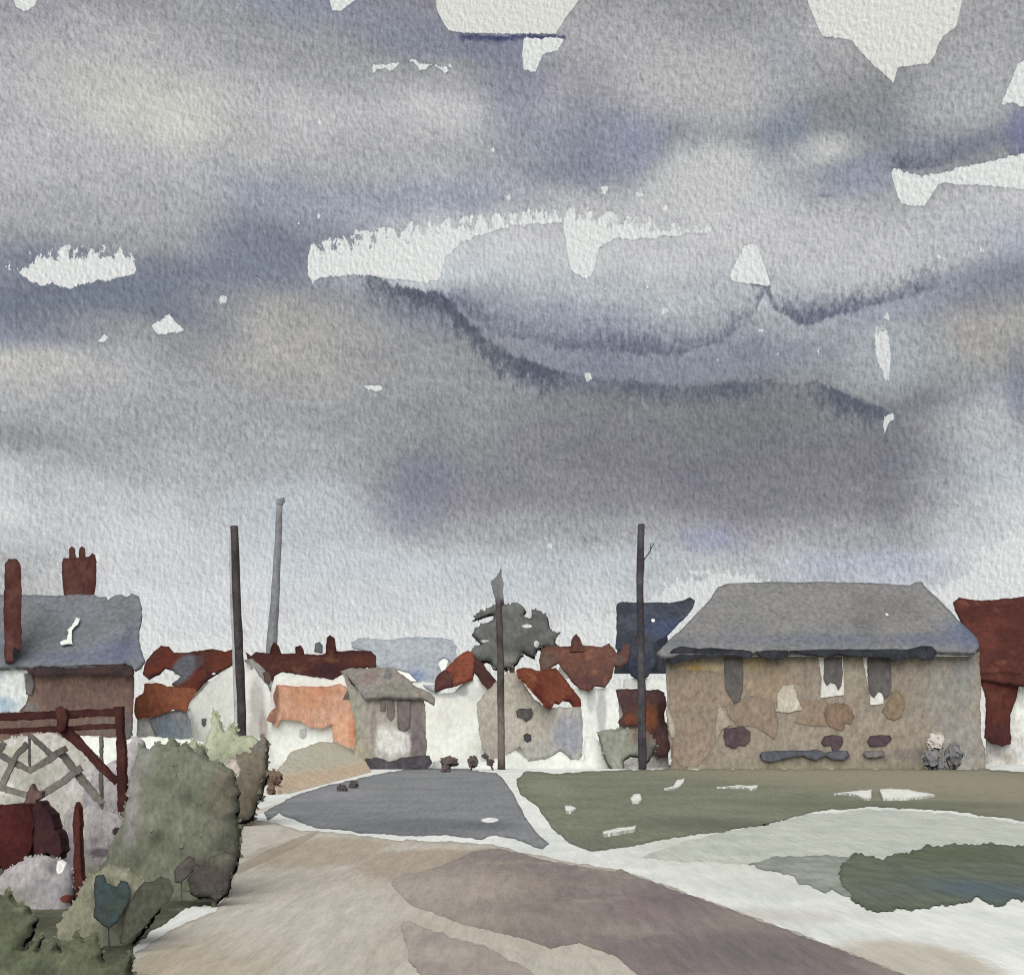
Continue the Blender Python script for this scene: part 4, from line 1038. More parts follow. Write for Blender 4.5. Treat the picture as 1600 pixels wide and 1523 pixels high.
# ------------------------------------------------------------------ foliage
def foliage(clumps, leaf, per, seed, core=.9, lean=.2, spiky=0.0):
    """leaf clumps: (px, py, Y, rx, ry) in pixels; a lumpy heart of twigs and leaf-sized faces through and beyond it"""
    r = random.Random(seed)
    b = MB()
    for (px, py, Y, rx, ry) in clumps:
        c = P(px, py, Y)
        s = Y / F
        ax, ay, az = rx * s, (rx + ry) / 2 * s * .8, ry * s
        nu, nv = 16, 10
        ph = [r.uniform(0, 6.28) for _ in range(6)]
        idx = []
        for j in range(nv + 1):
            row = []
            for i in range(nu):
                th, fi = math.pi * j / nv, 2 * math.pi * i / nu
                d = Vector((math.sin(th) * math.cos(fi), math.sin(th) * math.sin(fi), math.cos(th)))
                k = core * (1 + .12 * math.sin(3 * fi + ph[0]) * math.sin(2 * th + ph[1]) + .09 * math.sin(5 * d.x * 3 + ph[2]) + .08 * math.sin(7 * d.z * 2 + ph[3]) + r.uniform(-.03, .03))
                row.append(b.vert(c + Vector((d.x * ax, d.y * ay, d.z * az)) * k))
            idx.append(row)
        for j in range(nv):
            for i in range(nu):
                b.face(idx[j][i], idx[j + 1][i], idx[j + 1][(i + 1) % nu], idx[j][(i + 1) % nu])
        n = int(.7 * per * max(.25, rx * ry / 900.0))
        for _ in range(n):
            d = Vector((r.gauss(0, 1), r.gauss(0, 1) - .5, r.gauss(0, 1) + .15)).normalized()
            k = r.uniform(.93, 1.06) * (core + .1) / (.92 + .1)
            p = c + Vector((d.x * ax, d.y * ay, d.z * az)) * k
            nrm = (d * .8 + Vector((r.uniform(-lean, lean), -.8 + r.uniform(-lean, lean), .35 + r.uniform(-lean, lean)))).normalized()
            a = nrm.cross(Vector((r.uniform(-1, 1), r.uniform(-1, 1), r.uniform(-1, 1)))).normalized()
            if spiky and r.random() < spiky:
                a = (Vector((r.uniform(-.4, .4), r.uniform(-.2, .2), 1)) - nrm * nrm.z).normalized()
            q = nrm.cross(a)
            L = leaf * s * r.uniform(.6, 1.35)
            W = L * r.uniform(.32, .5)
            v = [b.vert(p - a * L * .5), b.vert(p - a * L * .1 + q * W), b.vert(p + a * L * .3 + q * W * .7), b.vert(p + a * L * .62), b.vert(p + a * L * .3 - q * W * .7), b.vert(p - a * L * .1 - q * W)]
            b.face(*v)
    return b


def bush(label, cat, clumps, mat, leaf=9, per=60, seed=1, name="shrub", stems=3, group=None, spiky=0.0, core=.92):
    c0 = clumps[0]
    xs = [c[0] for c in clumps]
    Yb = sum(c[2] for c in clumps) / len(clumps)
    t = thing(name, label, cat, base_at(sum(xs) / len(xs), Yb), group)
    foliage(clumps, leaf, per, seed, spiky=spiky, core=core).build("foliage", mat, t)
    r = random.Random(seed + 50)
    for c in clumps[:stems]:
        b = MB()
        top = P(c[0], c[1], c[2])
        bs = Vector((top.x + r.uniform(-.15, .15), top.y, -.02))
        w = .035 + .02 * (c[2] > 40)
        b.tube([bs, (bs + top) / 2 + Vector((r.uniform(-.05, .05), 0, 0)), top], [w, w * .8, w * .5], 6)
        b.build("stem", stem_m, t)
    return t


stem_m = wash("twig_brown", (84, 76, 66), (70, 62, 56), Y=15, rim=0)

# dark tree behind the cottages
Yt = 88.0
t = thing("tree", "dark grey bushy tree rising behind the cottage roofs, centre skyline", "tree", base_at(800, Yt))
tree_t = t
b = MB()
b.tube([(base_at(800, Yt)), base_at(801, Yt) + Vector((0, 0, 3)), P(800, 1030, Yt), P(798, 985, Yt)], [.32, .26, .2, .08], 8)
b.tube([P(800, 1035, Yt), P(830, 1000, Yt), P(838, 970, Yt)], [.16, .1, .05], 6)
b.tube([P(800, 1030, Yt), P(775, 1000, Yt), P(768, 975, Yt)], [.16, .1, .05], 6)
b.build("trunk", stem_m, t)

def puff(px, Y, bulge, leaf, n, seed, lumps=.35, jit=2.2):
    """a bush with the traced outline, rounded towards front and back, lumpy, with leaves lying on it and fringing its outline"""
    r = random.Random(seed)
    b = MB()
    b0 = MB()
    b0.slab(px, upright(Y), .01, jit=jit, step=5, seed=seed, rimw=(2.4, 7.0))
    half = len(b0.v) // 2
    # outline with rim rows comes from the slab; add an inner grid and triangulate again
    fr = [v for k, v in enumerate(b0.v) if k % 2 == 0]
    ed = [e for k, e in enumerate(b0.e) if k % 2 == 0]
    s_ = F / Y
    P2 = np.array([((v.x) * s_ + CX, HY - (v.z - EYE) * s_) for v in fr])
    rim_i = [k for k, e in enumerate(ed) if e > .99]
    bd = {}
    for f in b0.f:
        if len(f) == 3 and all(q % 2 == 0 for q in f):
            for a, c in zip(f, f[1:] + f[:1]):
                bd[(a // 2, c // 2)] = 1
    loop = {a: c for (a, c) in bd if (c, a) not in bd}
    start = next(iter(loop))
    order, cur = [start], loop[start]
    while cur != start and len(order) < 20000:
        order.append(cur)
        cur = loop[cur]
    O = P2[order]
    A, B = O, np.roll(O, -1, 0)

    def dist(p):
        ab = B - A
        tt = np.clip(((p - A) * ab).sum(1) / np.maximum((ab ** 2).sum(1), 1e-9), 0, 1)
        return np.hypot(*(p - (A + ab * tt[:, None])).T).min()

    def inside(p):
        c = (A[:, 1] > p[1]) != (B[:, 1] > p[1])
        xx = A[:, 0] + (p[1] - A[:, 1]) / np.where(c, B[:, 1] - A[:, 1], 1) * (B[:, 0] - A[:, 0])
        return np.sum(c & (p[0] < xx)) % 2 == 1

    pts = [tuple(p) for p in P2]
    x0, y0 = O.min(0)
    x1, y1 = O.max(0)
    g = 9.0
    yy = y0
    while yy < y1:
        xx = x0
        while xx < x1:
            p = np.array((xx + r.uniform(-2, 2), yy + r.uniform(-2, 2)))
            if inside(p) and dist(p) > 9:
                pts.append(tuple(p))
            xx += g
        yy += g
    # outline first, as the constraint
    seq = [pts[k] for k in order] + [p for k, p in enumerate(pts) if k not in set(order)]
    res = delaunay_2d_cdt([Vector(p) for p in seq], [], [list(range(len(order)))], 1, 1e-4)
    V2, T = res[0], res[2]
    ph = [r.uniform(0, 6.28) for _ in range(8)]
    Rr = bulge * s_ * 1.2

    def swell(p, d):
        k = math.sin(math.acos(1 - min(1, d / Rr))) if d > 0 else 0
        q = (math.sin(p[0] / 17 + ph[0]) * math.sin(p[1] / 15 + ph[1]) + .6 * math.sin(p[0] / 8 + p[1] / 11 + ph[2]) + .5 * math.sin(p[1] / 7 - p[0] / 13 + ph[3])) * lumps * .25
        return bulge * k * (1 + q)

    F1, B1 = [], []
    info = []
    for v in V2:
        p = np.array(v)
        d = dist(p)
        w = P(v[0], v[1], Y)
        sw = swell(p, d)
        e = 1.0 if d < .4 else max(0.0, 1 - d / 7.0) * .4
        F1.append(b.vert(w + Vector((0, -sw, 0)), e))
        B1.append(F1[-1] if d < .4 else b.vert(w + Vector((0, sw, 0)), 0))
    for t in T:
        a, c, d_ = (b.v[F1[k]] for k in t[:3])
        ft, bt = [F1[k] for k in t], [B1[k] for k in t]
        if (c - a).cross(d_ - a).y > 0:
            ft, bt = ft[::-1], bt[::-1]
        b.face(*ft)
        if len(set(bt)) == 3 and set(bt) != set(ft):
            b.face(*bt[::-1])

    def leafat(p, nrm, a, L):
        a = (a - nrm * a.dot(nrm)).normalized()
        q = nrm.cross(a)
        W = L * r.uniform(.3, .5)
        v = [b.vert(p - a * L * .5), b.vert(p - a * L * .1 + q * W), b.vert(p + a * L * .3 + q * W * .7), b.vert(p + a * L * .62), b.vert(p + a * L * .3 - q * W * .7), b.vert(p - a * L * .1 - q * W)]
        b.face(*v)

    for _ in range(int(n * .4)):           # leaves lying on the front
        t = T[r.randrange(len(T))]
        w = [r.random() for _ in range(3)]
        sm = sum(w)
        p = sum((b.v[F1[k]] * (q / sm) for k, q in zip(t, w)), Vector((0, 0, 0)))
        leafat(p + Vector((0, -.003, 0)), Vector((r.uniform(-.08, .08), -1, r.uniform(-.05, .12))).normalized(), Vector((r.uniform(-1, 1), 0, r.uniform(-1, 1))), leaf / s_ * r.uniform(.6, 1.3))
    cen = O.mean(0)
    for k in range(0, len(order), 1):      # leaves standing out along the outline
        if r.random() < .26:
            i2 = O[k]
            d2 = O[(k + 1) % len(order)] - O[k - 1]
            nx, nz = -d2[1], -d2[0]
            a = Vector((nx, 0, nz))
            mid = i2 + np.array((nx, -nz)) * .01
            if inside(mid):
                a = -a
            if a.length < 1e-6:
                continue
            a = (a.normalized() + Vector((r.uniform(-.6, .6), r.uniform(-.5, .5), r.uniform(-.2, .7)))).normalized()
            leafat(P(i2[0], i2[1], Y) + a * (leaf / s_ * .05) + Vector((0, -bulge * .1, 0)), Vector((r.uniform(-.3, .3), -1, r.uniform(-.2, .4))).normalized(), a, leaf / s_ * r.uniform(.5, 1.1))
    return b


def washbush(label, cat, px, Y, bulge, mat, leaf=8, n=120, seed=1, name="shrub", stems=(), jit=2.2, lumps=.35):
    xs = [p[0] for p in px]
    t = thing(name, label, cat, base_at(sum(xs) / len(xs), Y))
    puff(px, Y, bulge * .5, leaf, n, seed, lumps=lumps, jit=jit).build("foliage", mat, t, smooth=True)
    for k, (sx, sy) in enumerate(stems):
        b = MB()
        top = P(sx, sy, Y)
        b.tube([Vector((top.x, Y, -.02)), (Vector((top.x, Y, 0)) + top) / 2 + Vector((.02, 0, 0)), top], [.035, .028, .016], 6)
        b.build("stem", stem_m, t)
    return t


def bushwash(name, base, alt, Y, third=None, spots=(), rim=.4, size=60):
    return wash(name, base, alt, Y=Y, size=size, contrast=.6, rim=rim, leaf=True, island=False, grain=1.0, third=third, spots=spots)


puff([(742, 969), (744, 958), (760, 950), (778, 944), (800, 944), (808, 941), (818, 948), (823, 957), (818, 963), (829, 966), (832, 953), (846, 954), (856, 964), (860, 985), (872, 990), (868, 1004), (877, 1010), (860, 1016), (850, 1011), (839, 1015), (836, 1031), (826, 1028), (818, 1021), (808, 1037), (796, 1048),
      (770, 1046), (764, 1036), (746, 1034), (736, 1022), (738, 1012), (752, 1007), (745, 1000), (738, 992), (742, 981), (757, 973), (771, 966), (770, 962), (757, 964)], Yt, .55, 6, 160, 77, jit=1.4).build("crown", bushwash("dark_tree_wash", (100, 101, 97), (88, 89, 87), 88, size=30, rim=.3, spots=[(800, 1035, 30, 14, (130, 130, 120), .9, .7, .8), (838, 1007, 4, 6, (206, 207, 204), .2, .8, .9), (824, 979, 8, 3, (206, 207, 204), .2, 1.0, .9), (756, 1002, 8, 2, (206, 207, 204), .2, 1.0, .8)]), tree_t, smooth=True)
washbush("pale green pointed bush around the foot of the dark leaning pole", "bush", [(294, 1290), (290, 1200), (296, 1172), (301, 1150), (309, 1166), (322, 1160), (328, 1132), (334, 1110), (343, 1126), (352, 1140), (366, 1128), (374, 1150), (394, 1148), (408, 1162), (412, 1200), (400, 1240), (396, 1288), (340, 1290)], 21.5, .45,
         bushwash("pale_green_wash", (160, 165, 140), (146, 150, 126), 21.5, spots=[(330, 1145, 20, 30, (170, 175, 150), .9, .6, .8), (380, 1190, 20, 20, (128, 124, 108), .8, .7, .7)]), 9, 60, 11, stems=[(350, 1200), (330, 1190)])
washbush("brownish bush at the road's left edge below the pale green bush", "bush", [(322, 1202), (336, 1187), (352, 1194), (372, 1182), (394, 1176), (402, 1156), (412, 1147), (420, 1158), (418, 1186), (421, 1214), (411, 1240), (400, 1266), (396, 1282), (372, 1290), (335, 1290), (320, 1240)], 20.8, .4,
         bushwash("brown_bush_wash", (116, 110, 96), (104, 97, 84), 20.8, third=(130, 126, 108), spots=[(364, 1202, 15, 18, (178, 168, 158), .12, .7, .95), (408, 1165, 11, 18, (112, 108, 100), .2, .5, .9), (345, 1215, 20, 14, (100, 90, 80), .5, .7, .7)]), 9, 60, 12, stems=[(390, 1230), (360, 1230)])
washbush("large olive hedge bush filling the left roadside", "hedge", [(208, 1200), (220, 1164), (234, 1170), (246, 1156), (258, 1164), (270, 1152), (282, 1166), (292, 1154), (304, 1176), (316, 1164), (328, 1186), (350, 1194), (366, 1206), (376, 1240), (371, 1276), (379, 1306), (375, 1336), (366, 1366), (352, 1398), (338, 1414), (320, 1424), (270, 1440), (210, 1460), (150, 1460), (140, 1400), (160, 1350), (186, 1300), (200, 1250)], 11.6, .5,
         bushwash("olive_hedge_wash", (110, 113, 98), (102, 105, 90), 11.6, third=(118, 120, 105), size=110, spots=[(215, 1250, 16, 80, (138, 134, 134), .9, .5, .9), (236, 1185, 18, 30, (132, 130, 126), .9, .7, .7), (352, 1240, 24, 40, (104, 98, 86), .25, .7, .8), (350, 1300, 26, 26, (102, 103, 90), .1, .4, .7), (330, 1350, 50, 26, (98, 98, 86), .8, .6, .7), (270, 1410, 60, 26, (106, 107, 92), .8, .6, .8), (258, 1185, 9, 14, (108, 110, 100), .6, .6, .6)]), 9, 160, 13, stems=[(230, 1300), (290, 1300), (330, 1300)])
washbush("dark bramble at the road edge, low in the olive hedge", "bush", [(294, 1374), (304, 1350), (318, 1352), (330, 1338), (350, 1328), (368, 1336), (372, 1350), (364, 1378), (350, 1402), (338, 1415), (328, 1402), (312, 1404), (298, 1396)], 10.95, .12,
         bushwash("dark_bramble_wash", (82, 78, 72), (70, 66, 62), 11, spots=[(350, 1340, 20, 14, (98, 96, 84), .8, .6, .8)], rim=.5), 7, 50, 14, stems=[(334, 1390)], jit=2.6)
washbush("lilac-grey shrub between the timber post and the olive hedge", "bush", [(128, 1360), (132, 1240), (148, 1206), (186, 1184), (198, 1162), (212, 1150), (226, 1158), (232, 1190), (226, 1240), (216, 1300), (200, 1360)], 14.6, .35,
         bushwash("lilac_grey_wash", (176, 170, 170), (162, 156, 158), 14.6, spots=[(220, 1200, 14, 50, (146, 142, 144), .8, .6, .7)], rim=.25), 7, 60, 15, stems=[(170, 1250), (210, 1230)])
washbush("mauve-grey low shrub with a dark plum smudge behind the short post", "bush", [(98, 1300), (104, 1268), (118, 1256), (134, 1262), (150, 1252), (166, 1266), (186, 1272), (202, 1296), (204, 1330), (192, 1372), (150, 1420), (112, 1410), (100, 1360)], 12.2, .25,
         bushwash("mauve_shrub_wash", (156, 151, 150), (142, 138, 138), 12.2, spots=[(165, 1330, 20, 9, (92, 84, 88), .5, .8, .9), (155, 1312, 10, 8, (112, 104, 108), .7, .8, .8), (188, 1297, 6, 6, (48, 40, 42), .15, .4, .95), (134, 1290, 20, 30, (172, 166, 166), .8, .6, .7), (150, 1370, 40, 24, (126, 125, 112), .8, .6, .8), (132, 1302, 7, 12, (214, 214, 208), .3, .8, .8)], rim=.25), 7, 40, 20, stems=[(150, 1320)])
washbush("pale lilac-green thicket seen through the lattice", "bush", [(-140, 1320), (-140, 1160), (-60, 1152), (0, 1158), (50, 1146), (90, 1146), (118, 1160), (146, 1186), (168, 1226), (172, 1320)], 18, .5,
         bushwash("pale_thicket_wash", (174, 171, 164), (163, 161, 151), 18, third=(182, 177, 177), spots=[(20, 1172, 60, 18, (166, 168, 150), .9, .7, .7), (10, 1228, 26, 14, (216, 216, 210), .4, .9, .7), (140, 1220, 20, 30, (178, 168, 170), .9, .6, .7)], rim=.15), 7, 80, 16, stems=[(20, 1200), (90, 1200)])
washbush("mauve-grey weed clump under the maroon cloth", "weeds", [(-60, 1430), (-40, 1380), (0, 1366), (20, 1350), (46, 1340), (66, 1336), (94, 1340), (114, 1356), (118, 1390), (112, 1430), (100, 1460), (40, 1470)], 10.9, .25,
         bushwash("mauve_weed_wash", (158, 153, 154), (142, 138, 140), 10.9, spots=[(90, 1352, 16, 16, (98, 92, 98), .8, .7, .8), (99, 1350, 6, 13, (220, 220, 214), .2, .8, .95), (110, 1402, 9, 7, (108, 52, 44), .2, .7, .95), (30, 1400, 40, 20, (128, 128, 118), .8, .7, .7)], rim=.2), 7, 50, 17, stems=[(60, 1390)])
washbush("olive weeds between the short post and the dark teal plant", "weeds", [(84, 1480), (92, 1446), (106, 1420), (124, 1396), (140, 1366), (166, 1352), (196, 1356), (226, 1372), (256, 1390), (250, 1425), (226, 1456), (206, 1486), (150, 1500)], 9.0, .2,
         bushwash("olive_weed_wash", (128, 128, 110), (114, 115, 98), 9.9, third=(138, 136, 120), spots=[(110, 1430, 22, 18, (116, 116, 100), .15, .7, .7), (230, 1440, 22, 30, (104, 106, 90), .8, .6, .7)], rim=.3), 8, 70, 18, stems=[(150, 1420), (200, 1420)])
washbush("deep green weeds filling the bottom left corner", "weeds", [(-140, 1640), (-140, 1400), (-40, 1396), (0, 1402), (14, 1390), (26, 1412), (44, 1416), (60, 1436), (52, 1456), (40, 1482), (66, 1458), (62, 1484), (88, 1462), (96, 1486), (120, 1458), (134, 1470), (152, 1456), (160, 1476), (164, 1512), (186, 1500), (206, 1482), (208, 1530), (170, 1600), (60, 1640)], 7.7, .2,
         bushwash("deep_green_wash", (92, 97, 78), (76, 80, 64), 8.4, third=(106, 109, 88), size=80, spots=[(140, 1500, 26, 40, (72, 76, 64), .8, .7, .8), (20, 1430, 40, 20, (104, 108, 84), .8, .6, .8), (150, 1525, 50, 16, (62, 64, 62), .8, .8, .8)], rim=.4), 10, 90, 19, stems=[(40, 1470), (120, 1480)], jit=3.0)

tl = wash("teal_leaf_wash", (62, 68, 62), (58, 72, 76), Y=9.4, size=40, contrast=.5, rim=.5, rimcol=(30, 32, 26), spots=[(178, 1432, 22, 22, (58, 78, 86), .9, .4, .9), (160, 1380, 20, 16, (54, 52, 38), .8, .5, .8)])
dl = wash("dark_leaf_wash", (82, 84, 72), (72, 74, 66), Y=9.4, size=40, contrast=.5, rim=.5, rimcol=(40, 42, 36), spots=[(205, 1460, 22, 26, (66, 66, 62), .8, .4, .8)])


def leafplant(label, shapes, Y, mat):
    xs = [p[0] for s in shapes for p in s]
    t = thing("leafy_plant", label, "plant", base_at(sum(xs) / len(xs), Y), "broad-leaved plants by the verge")
    for s in shapes:
        top = min(s, key=lambda p: p[1])
        bot = max(s, key=lambda p: p[1])
        b = MB()
        b.slab(s, through((top[0], top[1], Y + .12), (bot[0], bot[1], Y - .08), (bot[0] + 40, bot[1], Y - .02)), .02, jit=1.0, step=4, rimw=(2, 6))
        b.build("leaf", mat, t)
        b = MB()
        q = P(bot[0], bot[1] - 4, Y)
        b.tube([Vector((q.x, q.y, -.02)), (Vector((q.x, q.y, 0)) + q) / 2, q], [.006, .005, .004], 6)
        b.build("stem", mat, t)
    return t


leafplant("dark teal broad-leaved plant, largest dark leaf in the lower left weeds", [[(146, 1382), (150, 1368), (162, 1366), (168, 1380), (182, 1384), (188, 1374), (200, 1378), (205, 1390), (200, 1410), (190, 1428), (182, 1440), (170, 1449), (158, 1442), (146, 1430), (148, 1412)]], 8.7, tl)
leafplant("long dark olive leaf slanting towards the pale verge", [[(186, 1474), (192, 1450), (198, 1420), (210, 1394), (226, 1376), (240, 1376), (252, 1368), (266, 1374), (272, 1390), (266, 1404), (250, 1420), (232, 1440), (212, 1460), (198, 1476)]], 8.6, dl)
leafplant("small dark upright leaf near the bramble", [[(274, 1376), (272, 1360), (282, 1346), (294, 1337), (304, 1340), (306, 1352), (296, 1366), (284, 1378)]], 10.98, wash("small_leaf_wash", (84, 80, 74), (74, 70, 66), Y=10, rim=.5))

# rough dark patch of low growth on the right verge
rough = wash("rough_dark_grass", (102, 108, 92), (92, 99, 86), Y=12, size=70, contrast=.6, ground=True, rim=.4, rimcol=(62, 68, 62), grain=1.0, spots=[
    (1540, 1392, 100, 26, (84, 98, 104), .9, .5, .95), (1380, 1395, 60, 20, (100, 106, 98), .8, .5, .8), (1480, 1335, 160, 12, (92, 96, 76), .8, .5, .8)])
rp_out = [(1314, 1346), (1330, 1334), (1352, 1336), (1378, 1342), (1400, 1332), (1430, 1330), (1446, 1318), (1470, 1322), (1500, 1318), (1530, 1316), (1560, 1320), (1600, 1320), (2500, 1326), (2500, 1420), (1600, 1404), (1580, 1404), (1564, 1416), (1548, 1412),
          (1530, 1402), (1510, 1406), (1470, 1416), (1420, 1418), (1370, 1424), (1346, 1416), (1330, 1402), (1318, 1382), (1312, 1364)]
sheet("rough_grass", rp_out, rough, .012, jit=3.2, step=3.5)
# bush in front of the shed
washbush("grey-green bush at the foot of the thin pole before the maroon shed", "bush", [(932, 1143), (950, 1140), (985, 1138), (1012, 1142), (1026, 1160), (1020, 1182), (1008, 1196), (1000, 1184), (985, 1182), (974, 1190), (976, 1204), (966, 1210), (956, 1206), (950, 1194), (940, 1174)], 57.5, .5,
         bushwash("shed_bush_wash", (146, 149, 136), (132, 134, 122), 57.5, size=40, spots=[(1005, 1150, 26, 20, (122, 92, 76), .8, .9, .8), (1012, 1175, 14, 24, (96, 88, 88), .7, .6, .7)]), 6, 40, 41, stems=[(962, 1180)], jit=1.2)
# rounded dark shrubs along the side road
shm = wash("plum_shrub_wash", (92, 82, 80), (80, 70, 70), Y=55, size=20, contrast=.5, rim=0, leaf=True, island=True, grain=.9)
for lab, cl, sd_ in (("wide plum-brown shrub at the kerb right of the barn", [(702, 1190, 55, 15, 9), (696, 1202, 52, 8, 9)], 51),
                     ("small round dark shrub between the wide plum shrub and the brown pole", [(739, 1190, 55, 9, 10)], 52),
                     ("small dark shrub at the foot of the brown pole", [(766, 1191, 55, 6, 6), (758, 1181, 55, 4, 4)], 53)):
    bush(lab, "bush", cl, shm, 5, 60, sd_, group="dark shrubs along the side road", stems=1)
bush("pair of dark tufts on the far edge of the grey side road", "bush", [(535, 1234, 34, 9, 9), (552, 1226, 36, 7, 7)], wash("dark_tuft_wash", (84, 80, 80), (72, 68, 68), Y=34, rim=0, leaf=True, island=True), 5, 70, 54, stems=2)
bush("rust-brown shrub at the left end of the dry bank", "bush", [(428, 1216, 33, 13, 14), (424, 1234, 32, 6, 10)], wash("rust_shrub_wash", (112, 92, 78), (98, 80, 68), Y=33, rim=0, leaf=True, island=True), 6, 70, 55, stems=2)
bush("pale flowering shrub against the right end of the tan wall", "bush", [(1462, 1160, 56, 15, 14)], wash("pale_flower_wash", (206, 198, 188), (190, 182, 174), Y=56, rim=0, leaf=True, island=True, grain=.6), 6, 80, 56, stems=1)
bush("grey drooping shrub under the pale flowering shrub", "bush", [(1456, 1186, 55.5, 14, 16), (1470, 1200, 55.3, 7, 18), (1490, 1180, 55.5, 14, 20)], wash("grey_shrub_wash", (112, 112, 114), (124, 122, 122), Y=56, rim=0, leaf=True, island=True), 7, 70, 57, stems=2, spiky=.7)

# ------------------------------------------------------------------ timber frame, lattice, cloth and posts at the left
Yf = 13.0
tim = wash("maroon_timber", (66, 38, 36), (82, 50, 46), Y=13, size=50, contrast=.6, rim=.45, rimcol=(40, 20, 22), grain=.8)
t = thing("timber_frame", "maroon timber frame with twin rails, a corner post and a diagonal brace", "frame", base_at(100, Yf))


def bar(pts, Y, w, mat, parent, name, thick=.09, jit=1.0):
    """a sawn or rough bar of width w px along a pixel path on the upright plane at Y"""
    b = MB()
    L, R = [], []
    for i, p in enumerate(pts):
        a, c = pts[max(0, i - 1)], pts[min(len(pts) - 1, i + 1)]
        dx, dy = c[0] - a[0], c[1] - a[1]
        d = math.hypot(dx, dy)
        ww = w[i] if isinstance(w, (list, tuple)) else w
        L.append((p[0] - dy / d * ww / 2, p[1] + dx / d * ww / 2))
        R.append((p[0] + dy / d * ww / 2, p[1] - dx / d * ww / 2))
    b.slab(L + R[::-1], upright(Y), thick, jit=jit, step=4)
    return b.build(name, mat, parent)


bar([(-170, 1122), (0, 1120), (95, 1116), (182, 1112)], Yf, 12, tim, t, "rail")
bar([(-170, 1146), (0, 1142), (95, 1138), (180, 1134)], Yf, 8, tim, t, "rail")
bar([(184, 1104), (187, 1150), (189, 1200), (190, 1240), (189, foot(Yf))], Yf - .1, [13, 11, 14, 13, 11], tim, t, "post")
bar([(92, 1134), (118, 1156), (150, 1190), (182, 1222)], Yf - .04, [18, 14, 12, 11], tim, t, "brace", thick=.05)
b = MB()
b.slab([(87, 1108), (94, 1103), (103, 1108), (105, 1122), (101, 1140), (94, 1144), (88, 1138), (87, 1120)], upright(Yf - .12), .06, jit=1.2)
b.build("joint_block", tim, t)
bar([(-160, 1104), (-160, foot(Yf))], Yf - .1, 14, tim, t, "post")

lat = wash("weathered_lattice", (140, 134, 125), (130, 124, 120), Y=14, size=40, contrast=.5, rim=.35, rimcol=(100, 96, 92))
t = thing("trellis", "weathered pale grey lattice trellis hanging below the maroon rails", "trellis", base_at(60, 13.4))
b = MB()
for i, (pts, w) in enumerate([([(-30, 1215), (0, 1230), (45, 1244)], 10), ([(0, 1230), (26, 1178), (42, 1162)], 9), ([(-40, 1160), (0, 1180), (46, 1204), (104, 1168)], 10), ([(58, 1246), (92, 1224), (127, 1199)], 11),
                              ([(92, 1174), (122, 1210), (158, 1256)], 12), ([(46, 1148), (78, 1178)], 8), ([(44, 1147), (46, 1198)], 3), ([(132, 1272), (158, 1252)], 9), ([(-60, 1250), (-20, 1196), (6, 1160)], 9), ([(60, 1246), (30, 1262), (0, 1280)], 9), ([(88, 1143), (120, 1160), (152, 1182)], 4)]):
    yy = 13.3 + .035 * i
    L, R = [], []
    for k, p in enumerate(pts):
        a, c = pts[max(0, k - 1)], pts[min(len(pts) - 1, k + 1)]
        dx, dy = c[0] - a[0], c[1] - a[1]
        d = math.hypot(dx, dy)
        L.append((p[0] - dy / d * w / 2, p[1] + dx / d * w / 2))
        R.append((p[0] + dy / d * w / 2, p[1] - dx / d * w / 2))
    b.slab(L + R[::-1], upright(yy), .03, jit=1.0, step=4)
b.build("lattice", lat, t)
for px in (-52, 157):
    bar([(px, 1150), (px, foot(13.6))], 13.75, 5, lat, t, "upright", thick=.05)

b = MB()
b.slab([(-90, 1256), (0, 1258), (44, 1256), (50, 1266), (52, 1290), (50, 1320), (42, 1342), (32, 1350), (28, 1362), (22, 1352), (14, 1354), (6, 1364), (0, 1352), (-30, 1366), (-90, 1360)], upright(11.3), .22, jit=1.4)
tag(b.build("cloth", wash("maroon_cloth_wash", (68, 32, 32), (80, 40, 38), Y=11, size=60, contrast=.5, rim=.5, rimcol=(34, 16, 20))), "broad dark maroon cloth with a ragged hem hanging at the left edge", "cloth")
b = MB()
b.slab([(50, 1262), (60, 1252), (68, 1262), (80, 1272), (86, 1296), (95, 1310), (96, 1330), (90, 1344), (84, 1336), (72, 1332), (62, 1344), (54, 1330), (52, 1300)], upright(11.0), .2, jit=1.4)
tag(b.build("sack", wash("plum_sack_wash", (58, 36, 42), (70, 44, 44), Y=11, size=50, contrast=.5, rim=.5, rimcol=(32, 18, 22))), "narrow blackish maroon sack hanging beside the broad maroon cloth", "sack")
b = MB()
b.slab([(36, 1258), (42, 1240), (50, 1224), (56, 1236), (66, 1236), (66, 1246), (56, 1250), (54, 1268), (44, 1276), (38, 1266)], upright(11.6), .08, jit=1)
b.slab([(46, 1255), (54, 1255), (52, foot(11.6)), (48, foot(11.6))], upright(11.62), .06, jit=.8)
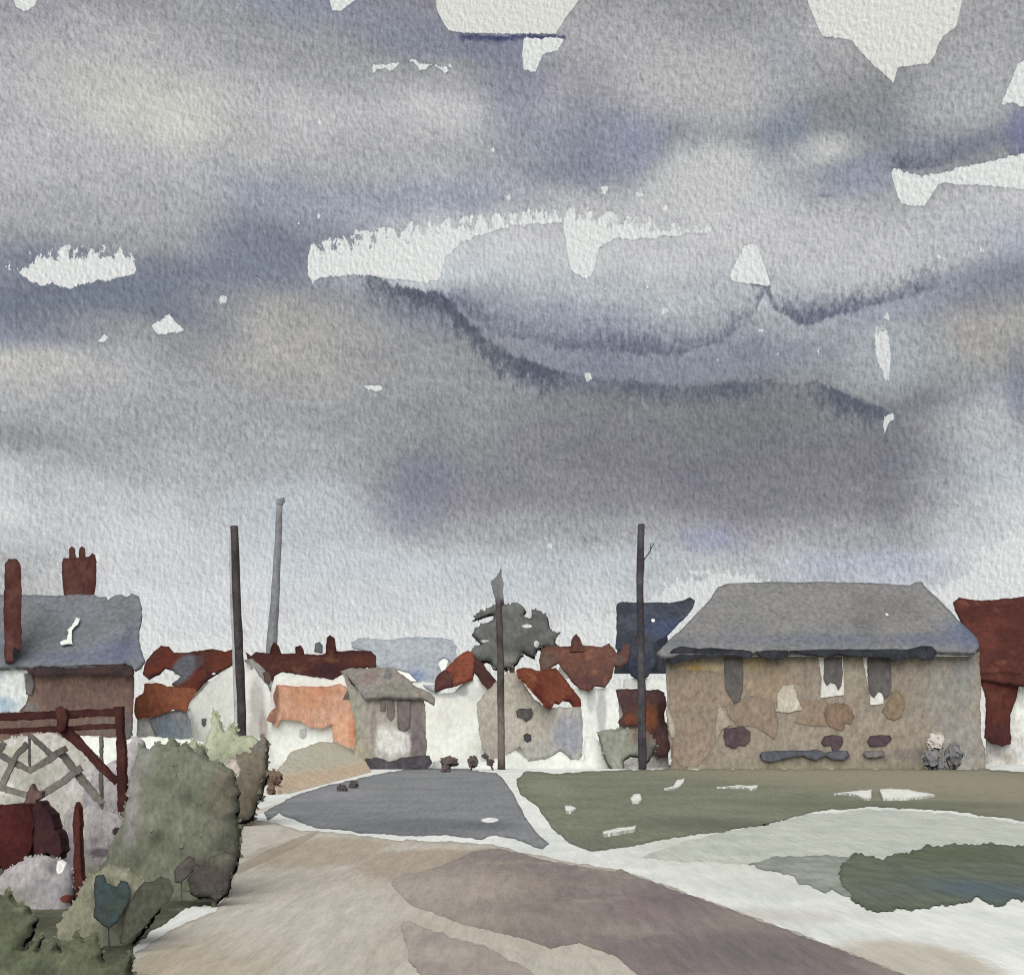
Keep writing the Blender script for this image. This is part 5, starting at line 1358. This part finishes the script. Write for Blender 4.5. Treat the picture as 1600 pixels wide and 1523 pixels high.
tag(b.build("stake", wash("brown_stake_wash", (112, 92, 86), (98, 76, 72), Y=11, rim=.4)), "rough brown stake with a knobbed top behind the maroon cloth", "stake")
b = MB()
b.slab([(113, 1290), (116, 1262), (119, 1253), (124, 1264), (125, 1290), (124, 1330), (128, 1360), (129, 1388), (117, 1386), (114, 1350), (116, 1320)], upright(10.8), .1, jit=.9)
b.slab([(118, 1384), (127, 1384), (126, foot(10.8)), (119, foot(10.8))], upright(10.82), .08, jit=.5)
tag(b.build("post", wash("red_brown_post", (92, 50, 44), (80, 44, 42), Y=10.8, size=40, rim=.45, rimcol=(46, 24, 24))), "short pointed red-brown post standing alone in the weeds", "post")

# ------------------------------------------------------------------ pale stones and boards lying on the green
stone = wash("pale_stone", (226, 227, 220), (212, 213, 206), Y=35, size=20, rim=.3, rimcol=(130, 132, 122), grain=.6)


def slabstone(label, px, name="stone", cat="stone", z=.06):
    b = MB()
    b.slab(px, level(z), z + .01, jit=.7, step=3, rimw=(1.5, 4))
    return tag(b.build(name, stone), label, cat, "pale stones lying on the green")


slabstone("round white stone on the green nearest the white path bend", [(985, 1246), (990, 1240), (1000, 1241), (1003, 1248), (998, 1252), (988, 1252)])
slabstone("crooked white stone on the green below the maroon shed", [(1038, 1231), (1052, 1228), (1058, 1218), (1070, 1215), (1068, 1222), (1060, 1230), (1048, 1232)])
slabstone("long thin white stone on the green before the tan house", [(1120, 1229), (1170, 1226), (1184, 1226), (1182, 1231), (1172, 1232), (1160, 1229)])
slabstone("white board lying slanted near the front edge of the green", [(942, 1299), (960, 1294), (994, 1289), (992, 1294), (966, 1299), (944, 1303)], "board", "board")
slabstone("small white stone on the left part of the green", [(882, 1259), (892, 1257), (900, 1262), (892, 1267), (884, 1266)])
slabstone("left half of a broken long white slab before the tan house", [(1303, 1239), (1340, 1235), (1362, 1233), (1361, 1246), (1350, 1247), (1336, 1240)], "stone_slab", "slab")
slabstone("longer right half of a broken white slab before the tan house", [(1374, 1234), (1376, 1232), (1420, 1233), (1461, 1241), (1430, 1246), (1380, 1247)], "stone_slab", "slab")
